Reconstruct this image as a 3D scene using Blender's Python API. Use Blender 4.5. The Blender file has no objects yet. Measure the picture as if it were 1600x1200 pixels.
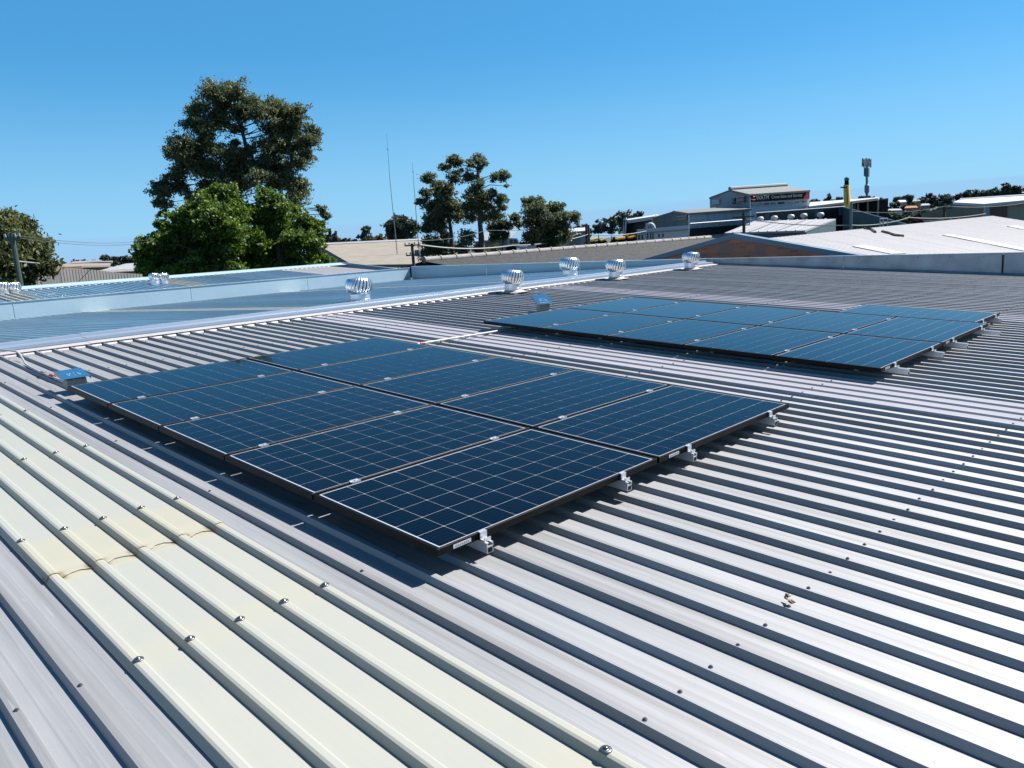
import bpy, bmesh, math, random
from mathutils import Vector, Matrix
import numpy as np
random.seed(7)
rng = np.random.default_rng(11)
SC = bpy.context.scene
COL = SC.collection

# ------------------------------------------------------------------ camera
FPX = 1212.0                                   # focal length in pixels of the 1600 px wide photograph
CW = Vector((7.541, -1.954, 7.181))
RW = Matrix(((0.7081, 0.7026, -0.0648), (0.0806, -0.1721, -0.9818), (-0.7010, 0.6900, -0.1785)))
cam_d = bpy.data.cameras.new('camera'); cam = bpy.data.objects.new('camera', cam_d); COL.objects.link(cam)
r0, r1, r2 = (Vector(RW[i]).normalized() for i in range(3))
r1 = (r1 - r0 * r0.dot(r1)).normalized(); r2 = r0.cross(r1)
cam.matrix_world = Matrix(((r0.x, -r1.x, -r2.x, CW.x), (r0.y, -r1.y, -r2.y, CW.y), (r0.z, -r1.z, -r2.z, CW.z), (0, 0, 0, 1)))
cam_d.sensor_width = 36; cam_d.lens = 36 * FPX / 1600; cam_d.clip_start = 0.05; cam_d.clip_end = 9000
SC.camera = cam

# ------------------------------------------------------------------ light
SUN = Vector((0.252, 0.595, 0.763)).normalized()
EL = math.asin(SUN.z); AZ = math.atan2(SUN.x, SUN.y)
world = bpy.data.worlds.new('World'); SC.world = world; world.use_nodes = True
nt = world.node_tree; nt.nodes.clear()
wo = nt.nodes.new('ShaderNodeOutputWorld'); bg = nt.nodes.new('ShaderNodeBackground'); sky = nt.nodes.new('ShaderNodeTexSky')
sky.sky_type = 'NISHITA'; sky.sun_disc = False; sky.sun_elevation = EL; sky.sun_rotation = AZ
sky.air_density = 1.0; sky.dust_density = 0.1; sky.ozone_density = 2.5
bg.inputs[1].default_value = 0.05
# thin band of stratus low over the horizon
tc = nt.nodes.new('ShaderNodeTexCoord'); sep = nt.nodes.new('ShaderNodeSeparateXYZ'); nt.links.new(tc.outputs['Generated'], sep.inputs[0])
mp = nt.nodes.new('ShaderNodeMapping'); mp.inputs['Scale'].default_value = (3, 3, 60); nt.links.new(tc.outputs['Generated'], mp.inputs[0])
nz = nt.nodes.new('ShaderNodeTexNoise'); nz.inputs['Scale'].default_value = 1.6; nz.inputs['Detail'].default_value = 5; nt.links.new(mp.outputs[0], nz.inputs[0])
ad = nt.nodes.new('ShaderNodeMath'); ad.operation = 'MULTIPLY_ADD'; nt.links.new(nz.outputs[0], ad.inputs[0]); ad.inputs[1].default_value = 0.012; nt.links.new(sep.outputs[2], ad.inputs[2])
mr = nt.nodes.new('ShaderNodeMapRange'); mr.interpolation_type = 'SMOOTHSTEP'; nt.links.new(ad.outputs[0], mr.inputs[0])
mr.inputs[1].default_value = 0.044; mr.inputs[2].default_value = 0.038; mr.inputs[3].default_value = 0; mr.inputs[4].default_value = 0.7
mx = nt.nodes.new('ShaderNodeMix'); mx.data_type = 'RGBA'; nt.links.new(mr.outputs[0], mx.inputs[0])
hs = nt.nodes.new('ShaderNodeMix'); hs.data_type = 'RGBA'; hs.blend_type = 'MULTIPLY'; hs.inputs[0].default_value = 1.0
nt.links.new(sky.outputs[0], hs.inputs[6]); hs.inputs[7].default_value = (0.37, 0.80, 1.08, 1)
fl = nt.nodes.new('ShaderNodeMapRange'); fl.interpolation_type = 'SMOOTHSTEP'; nt.links.new(sep.outputs[2], fl.inputs[0])
fl.inputs[1].default_value = 0.25; fl.inputs[2].default_value = 0.85; fl.inputs[3].default_value = 0.42; fl.inputs[4].default_value = 0.0
lv = nt.nodes.new('ShaderNodeMix'); lv.data_type = 'RGBA'; nt.links.new(fl.outputs[0], lv.inputs[0]); nt.links.new(hs.outputs[2], lv.inputs[6]); lv.inputs[7].default_value = (0.60, 3.5, 6.6, 1)
hz = nt.nodes.new('ShaderNodeMapRange'); hz.interpolation_type = 'SMOOTHSTEP'; nt.links.new(sep.outputs[2], hz.inputs[0])
hz.inputs[1].default_value = 0.24; hz.inputs[2].default_value = -0.02; hz.inputs[3].default_value = 0.0; hz.inputs[4].default_value = 0.75
hm = nt.nodes.new('ShaderNodeMix'); hm.data_type = 'RGBA'; nt.links.new(hz.outputs[0], hm.inputs[0]); nt.links.new(lv.outputs[2], hm.inputs[6]); hm.inputs[7].default_value = (3.1, 5.5, 7.8, 1)
nt.links.new(hm.outputs[2], mx.inputs[6]); mx.inputs[7].default_value = (2.7, 4.7, 7.1, 1)
nt.links.new(mx.outputs[2], bg.inputs[0]); nt.links.new(bg.outputs[0], wo.inputs[0])
sl = bpy.data.lights.new('sun', 'SUN'); sl.energy = 5.0; sl.angle = math.radians(0.5); sl.color = (1.0, 0.96, 0.91)
so = bpy.data.objects.new('sun', sl); COL.objects.link(so); so.rotation_euler = SUN.to_track_quat('Z', 'Y').to_euler(); so.location = (0, 0, 60)
SC.view_settings.view_transform = 'Standard'; SC.view_settings.look = 'None'; SC.view_settings.exposure = 1.32; SC.view_settings.gamma = 1.0
SC.view_settings.use_curve_mapping = False

# ------------------------------------------------------------------ helpers
def ray(px, py): return (RW.transposed() @ Vector(((px - 800) / FPX, (py - 600) / FPX, 1.0))).normalized()
def at(px, py, d):
    """world point seen at photograph pixel (px,py) at horizontal distance d"""
    r = ray(px, py); return CW + r * (d / math.hypot(r.x, r.y))
def at_y(px, py, Y): r = ray(px, py); return CW + r * ((Y - CW.y) / r.y)
def at_x(px, py, X): r = ray(px, py); return CW + r * ((X - CW.x) / r.x)
AL = math.radians(3.338); CA, SA = math.cos(AL), math.sin(AL); Z0 = 6.2
def roofw(u, v, h): return Vector((u * CA + h * SA, v, Z0 - u * SA + h * CA))

class MB:
    def __init__(s): s.v = []; s.f = []; s.mi = []
    def add(s, vs, fs, mi=0):
        b = len(s.v); s.v += [tuple(p) for p in vs]; s.f += [tuple(b + i for i in f) for f in fs]; s.mi += [mi] * len(fs)
    def quad(s, a, b, c, d, mi=0): s.add((a, b, c, d), ((0, 1, 2, 3),), mi)
    def box(s, lo, hi, mi=0, M=None):
        x0, y0, z0 = lo; x1, y1, z1 = hi
        vs = [Vector(p) for p in ((x0,y0,z0),(x1,y0,z0),(x1,y1,z0),(x0,y1,z0),(x0,y0,z1),(x1,y0,z1),(x1,y1,z1),(x0,y1,z1))]
        if M: vs = [M @ p for p in vs]
        s.add(vs, ((0,3,2,1),(4,5,6,7),(0,1,5,4),(1,2,6,5),(2,3,7,6),(3,0,4,7)), mi)
    def prism(s, poly, vec, mi=0):
        n = len(poly); vec = Vector(vec); a = [Vector(p) for p in poly]; b = [p + vec for p in a]
        s.add(a + b, [tuple(range(n)), tuple(range(2*n-1, n-1, -1))] + [(i, n+i, n+(i+1) % n, (i+1) % n) for i in range(n)], mi)
    def tube(s, path, rad, n=8, mi=0, cap=True):
        path = [Vector(p) for p in path]; rad = [rad] * len(path) if isinstance(rad, (int, float)) else rad
        rings = []; up = Vector((0.13, 0.31, 0.94))
        for i, p in enumerate(path):
            t = (path[min(i+1, len(path)-1)] - path[max(i-1, 0)]).normalized()
            x = t.cross(up if abs(t.dot(up)) < 0.95 else Vector((1, 0, 0))).normalized(); y = t.cross(x)
            rings.append([p + (x * math.cos(2*math.pi*k/n) + y * math.sin(2*math.pi*k/n)) * rad[i] for k in range(n)])
        vs = [p for r in rings for p in r]; fs = []
        for i in range(len(path)-1):
            for k in range(n): fs.append((i*n+k, i*n+(k+1) % n, (i+1)*n+(k+1) % n, (i+1)*n+k))
        if cap: fs.append(tuple(range(n))[::-1]); fs.append(tuple(range((len(path)-1)*n, len(path)*n)))
        s.add(vs, fs, mi)
    def lathe(s, prof, n=24, mi=0, c=(0, 0, 0)):
        vs = []; fs = []
        for r, z in prof:
            for k in range(n): a = 2*math.pi*k/n; vs.append((c[0]+r*math.cos(a), c[1]+r*math.sin(a), c[2]+z))
        for i in range(len(prof)-1):
            for k in range(n): fs.append((i*n+k, i*n+(k+1) % n, (i+1)*n+(k+1) % n, (i+1)*n+k))
        s.add(vs, fs, mi)
    def mesh(s, name, mats, smooth=False):
        m = bpy.data.meshes.new(name); m.from_pydata(s.v, [], s.f)
        for x in (mats if isinstance(mats, (list, tuple)) else [mats]): m.materials.append(x)
        if any(s.mi): m.polygons.foreach_set('material_index', s.mi)
        if smooth: m.polygons.foreach_set('use_smooth', [True] * len(m.polygons))
        m.update(); return m
    def build(s, name, mats, parent=None, smooth=False): return link(name, s.mesh(name, mats, smooth), parent)
def link(name, mesh, parent=None, loc=None, rot=None):
    o = bpy.data.objects.new(name, mesh); COL.objects.link(o)
    if parent: o.parent = parent
    if loc is not None: o.location = loc
    if rot is not None: o.rotation_euler = rot
    return o
def smooth_by_angle(o, deg=35):
    me = o.data; bm = bmesh.new(); bm.from_mesh(me); a = math.radians(deg)
    for f in bm.faces: f.smooth = True
    for e in bm.edges: e.smooth = not (len(e.link_faces) != 2 or e.calc_face_angle(0) > a)
    bm.to_mesh(me); bm.free(); return o
def tag(o, label=None, cat=None, group=None, kind=None):
    if label: o['label'] = label
    if cat: o['category'] = cat
    if group: o['group'] = group
    if kind: o['kind'] = kind
    return o
def thing(name, label, cat, loc=(0, 0, 0), rot=(0, 0, 0), group=None):
    o = bpy.data.objects.new(name, None); COL.objects.link(o); o.location = loc; o.rotation_euler = rot; o.empty_display_size = 0.2
    return tag(o, label, cat, group)
def wpart(mb, name, mats, parent, smooth=False):
    """part whose mesh is in world coordinates, under an unrotated parent"""
    off = Vector(parent.location); mb.v = [tuple(Vector(p) - off) for p in mb.v]
    return mb.build(name, mats, parent, smooth)

# ------------------------------------------------------------------ materials
ALB = 0.50        # one photographic scale for all paint and sheet reflectances
def mat(name, col, rough=0.6, metal=0.0, var=0.0, vscale=3.0, bump=0.0, bscale=40.0, col2=None, coat=0.0, stretch=(1, 1, 1), transl=0.0, spec=0.5, objvar=0.0):
    if not transl and metal < 0.5 and name not in ('crane_yellow',): col = tuple(c * ALB for c in col); col2 = tuple(c * ALB for c in col2) if col2 else None
    m = bpy.data.materials.new(name); m.use_nodes = True; n = m.node_tree.nodes; L = m.node_tree.links; b = n['Principled BSDF']
    b.inputs['Base Color'].default_value = (*col, 1); b.inputs['Roughness'].default_value = rough; b.inputs['Metallic'].default_value = metal
    b.inputs['Coat Weight'].default_value = coat; b.inputs['Coat Roughness'].default_value = 0.03; b.inputs['Specular IOR Level'].default_value = spec
    src = None
    if var or bump or col2:
        t = n.new('ShaderNodeTexCoord'); mpn = n.new('ShaderNodeMapping'); mpn.inputs['Scale'].default_value = stretch; L.new(t.outputs['Object'], mpn.inputs[0])
    if var or col2:
        z = n.new('ShaderNodeTexNoise'); z.inputs['Scale'].default_value = vscale; z.inputs['Detail'].default_value = 6; z.inputs['Roughness'].default_value = 0.62; L.new(mpn.outputs[0], z.inputs[0])
        r = n.new('ShaderNodeMapRange'); L.new(z.outputs[0], r.inputs[0]); r.inputs[1].default_value = 0.32; r.inputs[2].default_value = 0.68
        k = n.new('ShaderNodeMix'); k.data_type = 'RGBA'; L.new(r.outputs[0], k.inputs[0])
        c2 = col2 or tuple(min(1, c * (1 + var)) for c in col); c1 = col if col2 else tuple(c * (1 - var) for c in col)
        k.inputs[6].default_value = (*c1, 1); k.inputs[7].default_value = (*c2, 1); src = k.outputs[2]
    if objvar:
        oi = n.new('ShaderNodeObjectInfo'); r2_ = n.new('ShaderNodeMapRange'); L.new(oi.outputs['Random'], r2_.inputs[0]); r2_.inputs[3].default_value = 1 - objvar; r2_.inputs[4].default_value = 1 + objvar
        k2 = n.new('ShaderNodeMix'); k2.data_type = 'RGBA'; k2.blend_type = 'MULTIPLY'; k2.inputs[0].default_value = 1
        if src: L.new(src, k2.inputs[6])
        else: k2.inputs[6].default_value = (*col, 1)
        L.new(r2_.outputs[0], k2.inputs[7]); src = k2.outputs[2]
    if src: L.new(src, b.inputs['Base Color'])
    if bump:
        z2 = n.new('ShaderNodeTexNoise'); z2.inputs['Scale'].default_value = bscale; z2.inputs['Detail'].default_value = 5; L.new(mpn.outputs[0], z2.inputs[0])
        bp = n.new('ShaderNodeBump'); bp.inputs['Strength'].default_value = bump; bp.inputs['Distance'].default_value = 0.02; L.new(z2.outputs[0], bp.inputs['Height']); L.new(bp.outputs[0], b.inputs['Normal'])
    if transl:
        tr = n.new('ShaderNodeBsdfTranslucent'); ms = n.new('ShaderNodeMixShader'); ms.inputs[0].default_value = transl
        tr.inputs[0].default_value = (*[min(1, c * 1.5) for c in col], 1)
        if src: L.new(src, tr.inputs[0])
        o = n['Material Output']; L.new(b.outputs[0], ms.inputs[1]); L.new(tr.outputs[0], ms.inputs[2]); L.new(ms.outputs[0], o.inputs[0])
    return m
M = {}
def zincmat():
    m = mat('weathered_zinc', (0.258, 0.262, 0.268), 0.62, 0.52, var=0.12, vscale=1.6, bump=0.06, bscale=14, stretch=(0.25, 2.2, 1), objvar=0.07)
    n = m.node_tree.nodes; L = m.node_tree.links; b = n['Principled BSDF']; src = b.inputs['Base Color'].links[0].from_socket
    t = n.new('ShaderNodeTexCoord'); k = src
    # rain streaks down the fall, dust flecks and drips
    for sc_, st, lo, hi, a, c in ((1.0, (0.35, 26, 1), 0.46, 0.70, 0.6, (0.165, 0.158, 0.15)), (3.0, (0.5, 2.0, 1), 0.56, 0.75, 0.26, (0.19, 0.188, 0.185)), (60.0, (1, 1, 1), 0.70, 0.76, 0.5, (0.12, 0.105, 0.09)), (14.0, (0.25, 3.0, 1), 0.68, 0.74, 0.5, (0.40, 0.40, 0.40))):
        mpn = n.new('ShaderNodeMapping'); mpn.inputs['Scale'].default_value = st; L.new(t.outputs['Object'], mpn.inputs[0])
        oi = n.new('ShaderNodeObjectInfo'); va = n.new('ShaderNodeVectorMath'); va.operation = 'MULTIPLY_ADD'; L.new(oi.outputs['Random'], va.inputs[0]); va.inputs[1].default_value = (37, 53, 11); L.new(mpn.outputs[0], va.inputs[2])
        z = n.new('ShaderNodeTexNoise'); z.inputs['Scale'].default_value = sc_; z.inputs['Detail'].default_value = 5; L.new(va.outputs[0], z.inputs[0])
        r = n.new('ShaderNodeMapRange'); L.new(z.outputs[0], r.inputs[0]); r.inputs[1].default_value = lo; r.inputs[2].default_value = hi; r.inputs[4].default_value = a
        x = n.new('ShaderNodeMix'); x.data_type = 'RGBA'; L.new(r.outputs[0], x.inputs[0]); L.new(k, x.inputs[6]); x.inputs[7].default_value = (*c, 1); k = x.outputs[2]
    L.new(k, b.inputs['Base Color']); return m
M['zinc'] = zincmat()
M['opal'] = mat('opal_sheet', (0.52, 0.51, 0.55), 0.4, 0.0, var=0.05, vscale=2, stretch=(0.3, 2, 1), transl=0.5)
M['farzinc'] = mat('pale_blue_sheet', (0.48, 0.66, 0.78), 0.30, 0.45, var=0.14, vscale=2, stretch=(0.3, 6, 1), objvar=0.14)  # pale blue base colour, tone varied along and between sheets
M['flash'] = mat('pale_blue_flashing', (0.60, 0.80, 0.92), 0.4, 0.15, var=0.05, vscale=1.2, bump=0.02, bscale=4)
M['galv'] = mat('galvanised_flashing', (0.48, 0.56, 0.63), 0.4, 0.3, var=0.22, vscale=2.4, bump=0.03, bscale=5)
M['cap'] = mat('ridge_metal', (0.40, 0.50, 0.62), 0.33, 0.3, var=0.08, vscale=1.5, stretch=(1, 0.3, 1))
M['capw'] = mat('ridge_flange_metal', (0.60, 0.57, 0.58), 0.5, 0.05, var=0.08, vscale=3)
M['farcream'] = mat('pale_cream_sheet', (0.95, 0.93, 0.80), 0.5, 0.0, var=0.05)
M['screw'] = mat('screw_metal', (0.13, 0.13, 0.135), 0.35, 0.8)
M['washer'] = mat('rubber_washer', (0.10, 0.10, 0.11), 0.6)
M['alu'] = mat('mill_aluminium', (0.50, 0.52, 0.54), 0.35, 0.6, var=0.05, vscale=20)
M['frame'] = mat('black_anodised_frame', (0.003, 0.003, 0.0034), 0.45, 0.0, spec=0.12)
M['back'] = mat('white_backsheet', (0.62, 0.64, 0.68), 0.5, 0.0, coat=0.6)
M['polish'] = mat('polished_steel', (0.78, 0.78, 0.79), 0.22, 0.92, var=0.12, vscale=9, bump=0.06, bscale=14, objvar=0.10)
M['throat'] = mat('galvanised_throat', (0.66, 0.68, 0.72), 0.3, 0.8, var=0.12, vscale=9)
M['lead'] = mat('cream_base_flashing', (0.62, 0.57, 0.47), 0.6, 0.0, var=0.15, vscale=8)
M['pvc'] = mat('white_conduit', (0.58, 0.58, 0.57), 0.4)
M['red'] = mat('red_tape', (0.6, 0.05, 0.03), 0.5)
M['bluelid'] = mat('blue_film_lid', (0.03, 0.15, 0.30), 0.25, 0.0, var=0.15, vscale=20, coat=0.5)
M['greybox'] = mat('grey_isolator', (0.38, 0.39, 0.36), 0.5, var=0.05)
M['white'] = mat('white_paint', (0.78, 0.78, 0.78), 0.5)
M['black'] = mat('black_paint', (0.010, 0.010, 0.012), 0.6, spec=0.15)
M['signred'] = mat('sign_red', (0.55, 0.02, 0.04), 0.55)
M['leafdry'] = mat('dry_leaf', (0.26, 0.15, 0.07), 0.8, var=0.3, vscale=30)
M['brick'] = None
M['wroof'] = mat('white_roof_sheet', (0.52, 0.495, 0.49), 0.5, 0.0, var=0.07, vscale=0.6, stretch=(0.4, 2.5, 1))
M['wroof2'] = mat('clear_skylight_sheet', (0.70, 0.70, 0.71), 0.4)
M['beigeroof'] = mat('beige_tiled_roof', (0.36, 0.315, 0.25), 0.8, 0.0, var=0.12, vscale=0.8, bump=0.2, bscale=10)
M['asb'] = mat('fibre_cement_roof', (0.034, 0.033, 0.034), 0.9, 0.0, col2=(0.108, 0.105, 0.104), vscale=3.2, bump=0.6, bscale=9)
M['asbcap'] = mat('fibre_cement_cap', (0.42, 0.40, 0.37), 0.9, 0.0, var=0.25, vscale=3)
M['fascia'] = mat('blue_grey_fascia', (0.16, 0.26, 0.34), 0.5, var=0.1, vscale=2)
M['cladlight'] = mat('pale_blue_cladding', (0.46, 0.56, 0.65), 0.5, var=0.06, vscale=0.5)
M['cladgrey'] = mat('grey_cladding', (0.42, 0.46, 0.50), 0.5, var=0.06, vscale=0.5)
M['cladwhite'] = mat('white_cladding', (0.78, 0.82, 0.86), 0.5, var=0.04)
M['cladteal'] = mat('teal_grey_cladding', (0.13, 0.20, 0.22), 0.5, var=0.08, vscale=0.5)
M['cladgreen'] = mat('dark_green_cladding', (0.03, 0.055, 0.05), 0.5, var=0.1)
M['claddark'] = mat('dark_glazing', (0.02, 0.03, 0.036), 0.25)
M['roofolive'] = mat('olive_grey_roof', (0.24, 0.245, 0.22), 0.6, var=0.08, vscale=0.3)
M['yellow'] = mat('crane_yellow', (0.95, 0.50, 0.02), 0.45, var=0.06)
M['tan'] = mat('tan_cladding', (0.24, 0.205, 0.14), 0.6, var=0.06)
M['cream'] = mat('cream_render', (0.42, 0.40, 0.30), 0.7, var=0.05)
M['brown'] = mat('brown_door', (0.14, 0.055, 0.035), 0.6, var=0.08)
M['fencegrey'] = mat('grey_fence_sheet', (0.30, 0.29, 0.28), 0.7, var=0.1, vscale=2)
M['orange'] = mat('orange_tile_roof', (0.42, 0.13, 0.05), 0.8, var=0.1)
M['trunk'] = mat('tree_bark', (0.12, 0.09, 0.07), 0.9, var=0.3, vscale=6, bump=0.4, bscale=20)
M['pole'] = mat('timber_pole', (0.10, 0.085, 0.07), 0.9, var=0.2, vscale=6)
M['polegreen'] = mat('green_timber_pole', (0.035, 0.075, 0.06), 0.8, var=0.2, vscale=6)
M['wire'] = mat('overhead_wire', (0.10, 0.11, 0.12), 0.6)
M['wirepale'] = mat('pale_service_cable', (0.36, 0.37, 0.36), 0.6)
M['steel'] = mat('grey_steel', (0.28, 0.33, 0.36), 0.5, 0.3)
M['darkroof'] = mat('dark_slate_roof', (0.05, 0.06, 0.08), 0.6, var=0.1)
M['grout'] = mat('house_wall', (0.5, 0.48, 0.44), 0.8)
def leafmat(name, c1, c2, tr=0.45):
    c1 = tuple(c * 0.85 for c in c1); c2 = tuple(c * 0.85 for c in c2)
    return mat(name, c1, 0.55, col2=c2, vscale=0.9, transl=tr)
M['euc'] = leafmat('eucalyptus_leaf', (0.060, 0.090, 0.042), (0.165, 0.185, 0.075))
M['fig'] = leafmat('bright_green_leaf', (0.024, 0.072, 0.009), (0.165, 0.25, 0.024), 0.4)
M['euc2'] = leafmat('grey_green_leaf', (0.068, 0.098, 0.052), (0.155, 0.178, 0.076))
M['olive'] = leafmat('olive_leaf', (0.058, 0.075, 0.026), (0.125, 0.142, 0.042))
M['far'] = leafmat('distant_leaf', (0.040, 0.062, 0.045), (0.075, 0.095, 0.055), 0.2)

# fibreglass skylight: cream, yellowed before the lap, brown dirt on the lap edge (roof u runs along object X)
def fibreglass():
    m = mat('cream_fibreglass', (0.52, 0.53, 0.47), 0.38, 0.0, spec=0.4)
    n = m.node_tree.nodes; L = m.node_tree.links; b = n['Principled BSDF']
    t = n.new('ShaderNodeTexCoord'); s = n.new('ShaderNodeSeparateXYZ'); L.new(t.outputs['Object'], s.inputs[0])
    z = n.new('ShaderNodeTexNoise'); z.inputs['Scale'].default_value = 2.2; z.inputs['Detail'].default_value = 6; L.new(t.outputs['Object'], z.inputs[0])
    wob = n.new('ShaderNodeMath'); wob.operation = 'MULTIPLY_ADD'; L.new(z.outputs[0], wob.inputs[0]); wob.inputs[1].default_value = 0.12; L.new(s.outputs[0], wob.inputs[2])
    def ramp(a, b_, lo, hi, src):
        r = n.new('ShaderNodeMapRange'); r.interpolation_type = 'SMOOTHSTEP'; L.new(src, r.inputs[0]); r.inputs[1].default_value = a; r.inputs[2].default_value = b_; r.inputs[3].default_value = lo; r.inputs[4].default_value = hi; return r.outputs[0]
    def mul(a, b_):
        q = n.new('ShaderNodeMath'); q.operation = 'MULTIPLY'; L.new(a, q.inputs[0])
        if isinstance(b_, float): q.inputs[1].default_value = b_
        else: L.new(b_, q.inputs[1])
        return q.outputs[0]
    def mix(fac, a, c):
        k = n.new('ShaderNodeMix'); k.data_type = 'RGBA'; L.new(fac, k.inputs[0])
        if isinstance(a, tuple): k.inputs[6].default_value = (*a, 1)
        else: L.new(a, k.inputs[6])
        k.inputs[7].default_value = (*c, 1); return k.outputs[2]
    yel = mul(ramp(3.22, 3.36, 0, 1, wob.outputs[0]), ramp(3.84, 3.80, 0, 1, s.outputs[0]))
    c = mix(ramp(0.35, 0.7, 0, 0.55, z.outputs[0]), (0.385, 0.392, 0.35), (0.41, 0.408, 0.35))
    for band in (1.70, 4.72, 6.24): # faint yellow patches where the purlins sit
        c = mix(mul(mul(ramp(band - 0.10, band - 0.02, 0, 1, wob.outputs[0]), ramp(band + 0.22, band + 0.10, 0, 1, wob.outputs[0])), 0.45), c, (0.425, 0.41, 0.325))
    c = mix(mul(yel, 0.55), c, (0.44, 0.41, 0.30))
    # brown dirt caught at the lap, in patches beside each rib
    z3 = n.new('ShaderNodeTexNoise'); z3.inputs['Scale'].default_value = 16; z3.inputs['Detail'].default_value = 4; L.new(t.outputs['Object'], z3.inputs[0])
    vy = n.new('ShaderNodeMath'); vy.operation = 'PINGPONG'; L.new(s.outputs[1], vy.inputs[0]); vy.inputs[1].default_value = 0.09525
    near_rib = mul(ramp(0.062, 0.040, 0.10, 1, vy.outputs[0]), ramp(0.026, 0.034, 0.15, 1, vy.outputs[0]))
    dirt = mul(mul(ramp(3.66, 3.735, 0, 1, s.outputs[0]), ramp(3.80, 3.75, 0, 1, s.outputs[0])), mul(near_rib, ramp(0.36, 0.58, 0, 1, z3.outputs[0])))
    c = mix(mul(dirt, 0.85), c, (0.20, 0.12, 0.07))
    L.new(c, b.inputs['Base Color'])
    tr = n.new('ShaderNodeBsdfTranslucent'); L.new(c, tr.inputs[0]); ms = n.new('ShaderNodeMixShader'); ms.inputs[0].default_value = 0.32
    L.new(b.outputs[0], ms.inputs[1]); L.new(tr.outputs[0], ms.inputs[2]); L.new(ms.outputs[0], n['Material Output'].inputs[0])
    return m
M['fibre'] = fibreglass()

def cellmat():
    m = mat('silicon_cell', (0.001, 0.002, 0.007), 0.4, 0.0, coat=1.0, spec=0.0)
    n = m.node_tree.nodes; L = m.node_tree.links; b = n['Principled BSDF']; b.inputs['Coat Roughness'].default_value = 0.04; b.inputs['Coat IOR'].default_value = 1.2
    t = n.new('ShaderNodeTexCoord'); s = n.new('ShaderNodeSeparateXYZ'); L.new(t.outputs['Object'], s.inputs[0])
    pp = n.new('ShaderNodeMath'); pp.operation = 'PINGPONG'; L.new(s.outputs[0], pp.inputs[0]); pp.inputs[1].default_value = 0.0156
    lt = n.new('ShaderNodeMath'); lt.operation = 'LESS_THAN'; L.new(pp.outputs[0], lt.inputs[0]); lt.inputs[1].default_value = 0.0007
    oi = n.new('ShaderNodeObjectInfo'); v = n.new('ShaderNodeTexVoronoi'); v.inputs['Scale'].default_value = 70; L.new(t.outputs['Object'], v.inputs[0])
    a = n.new('ShaderNodeMath'); a.operation = 'MULTIPLY_ADD'; L.new(oi.outputs['Random'], a.inputs[0]); a.inputs[1].default_value = 0.35; a.inputs[2].default_value = 0.82
    q = n.new('ShaderNodeMath'); q.operation = 'MULTIPLY_ADD'; L.new(v.outputs['Color'], q.inputs[0]); q.inputs[1].default_value = 0.12; L.new(a.outputs[0], q.inputs[2])
    k = n.new('ShaderNodeMix'); k.data_type = 'RGBA'; k.blend_type = 'MULTIPLY'; k.inputs[0].default_value = 1; k.inputs[6].default_value = (0.0003, 0.0009, 0.0036, 1); L.new(q.outputs[0], k.inputs[7])
    k2 = n.new('ShaderNodeMix'); k2.data_type = 'RGBA'; L.new(lt.outputs[0], k2.inputs[0]); L.new(k.outputs[2], k2.inputs[6]); k2.inputs[7].default_value = (0.008, 0.014, 0.030, 1)
    L.new(k2.outputs[2], b.inputs['Base Color']); return m
M['cell'] = cellmat()

def brickmat():
    m = bpy.data.materials.new('old_red_brick'); m.use_nodes = True; n = m.node_tree.nodes; L = m.node_tree.links; b = n['Principled BSDF']; b.inputs['Roughness'].default_value = 0.9
    t = n.new('ShaderNodeTexCoord'); mpn = n.new('ShaderNodeMapping'); mpn.inputs['Rotation'].default_value = (math.radians(90), 0, 0); L.new(t.outputs['Object'], mpn.inputs[0])
    br = n.new('ShaderNodeTexBrick'); L.new(mpn.outputs[0], br.inputs[0]); br.inputs['Color1'].default_value = (0.28, 0.075, 0.038, 1); br.inputs['Color2'].default_value = (0.40, 0.14, 0.07, 1); br.inputs['Mortar'].default_value = (0.20, 0.155, 0.13, 1)
    br.inputs['Scale'].default_value = 1; br.inputs['Brick Width'].default_value = 0.24; br.inputs['Row Height'].default_value = 0.086; br.inputs['Mortar Size'].default_value = 0.012
    z = n.new('ShaderNodeTexNoise'); z.inputs['Scale'].default_value = 1.7; z.inputs['Detail'].default_value = 6; L.new(t.outputs['Object'], z.inputs[0])
    r = n.new('ShaderNodeMapRange'); L.new(z.outputs[0], r.inputs[0]); r.inputs[1].default_value = 0.54; r.inputs[2].default_value = 0.66
    k = n.new('ShaderNodeMix'); k.data_type = 'RGBA'; L.new(r.outputs[0], k.inputs[0]); L.new(br.outputs[0], k.inputs[6]); k.inputs[7].default_value = (0.19, 0.125, 0.10, 1)
    L.new(k.outputs[2], b.inputs['Base Color']); return m
M['brick'] = brickmat()

def cladlines(m, freq, amt):
    n = m.node_tree.nodes; L = m.node_tree.links; b = n['Principled BSDF']; src = b.inputs['Base Color'].links[0].from_socket
    t = n.new('ShaderNodeTexCoord'); d = n.new('ShaderNodeVectorMath'); d.operation = 'DOT_PRODUCT'; L.new(t.outputs['Object'], d.inputs[0]); d.inputs[1].default_value = (0.62, 0.78, 0.0)
    p = n.new('ShaderNodeMath'); p.operation = 'PINGPONG'; L.new(d.outputs['Value'], p.inputs[0]); p.inputs[1].default_value = freq
    r = n.new('ShaderNodeMapRange'); L.new(p.outputs[0], r.inputs[0]); r.inputs[1].default_value = 0; r.inputs[2].default_value = freq * 0.5; r.inputs[3].default_value = 1 - amt; r.inputs[4].default_value = 1
    k = n.new('ShaderNodeMix'); k.data_type = 'RGBA'; k.blend_type = 'MULTIPLY'; k.inputs[0].default_value = 1; L.new(src, k.inputs[6]); L.new(r.outputs[0], k.inputs[7]); L.new(k.outputs[2], b.inputs['Base Color'])
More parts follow.
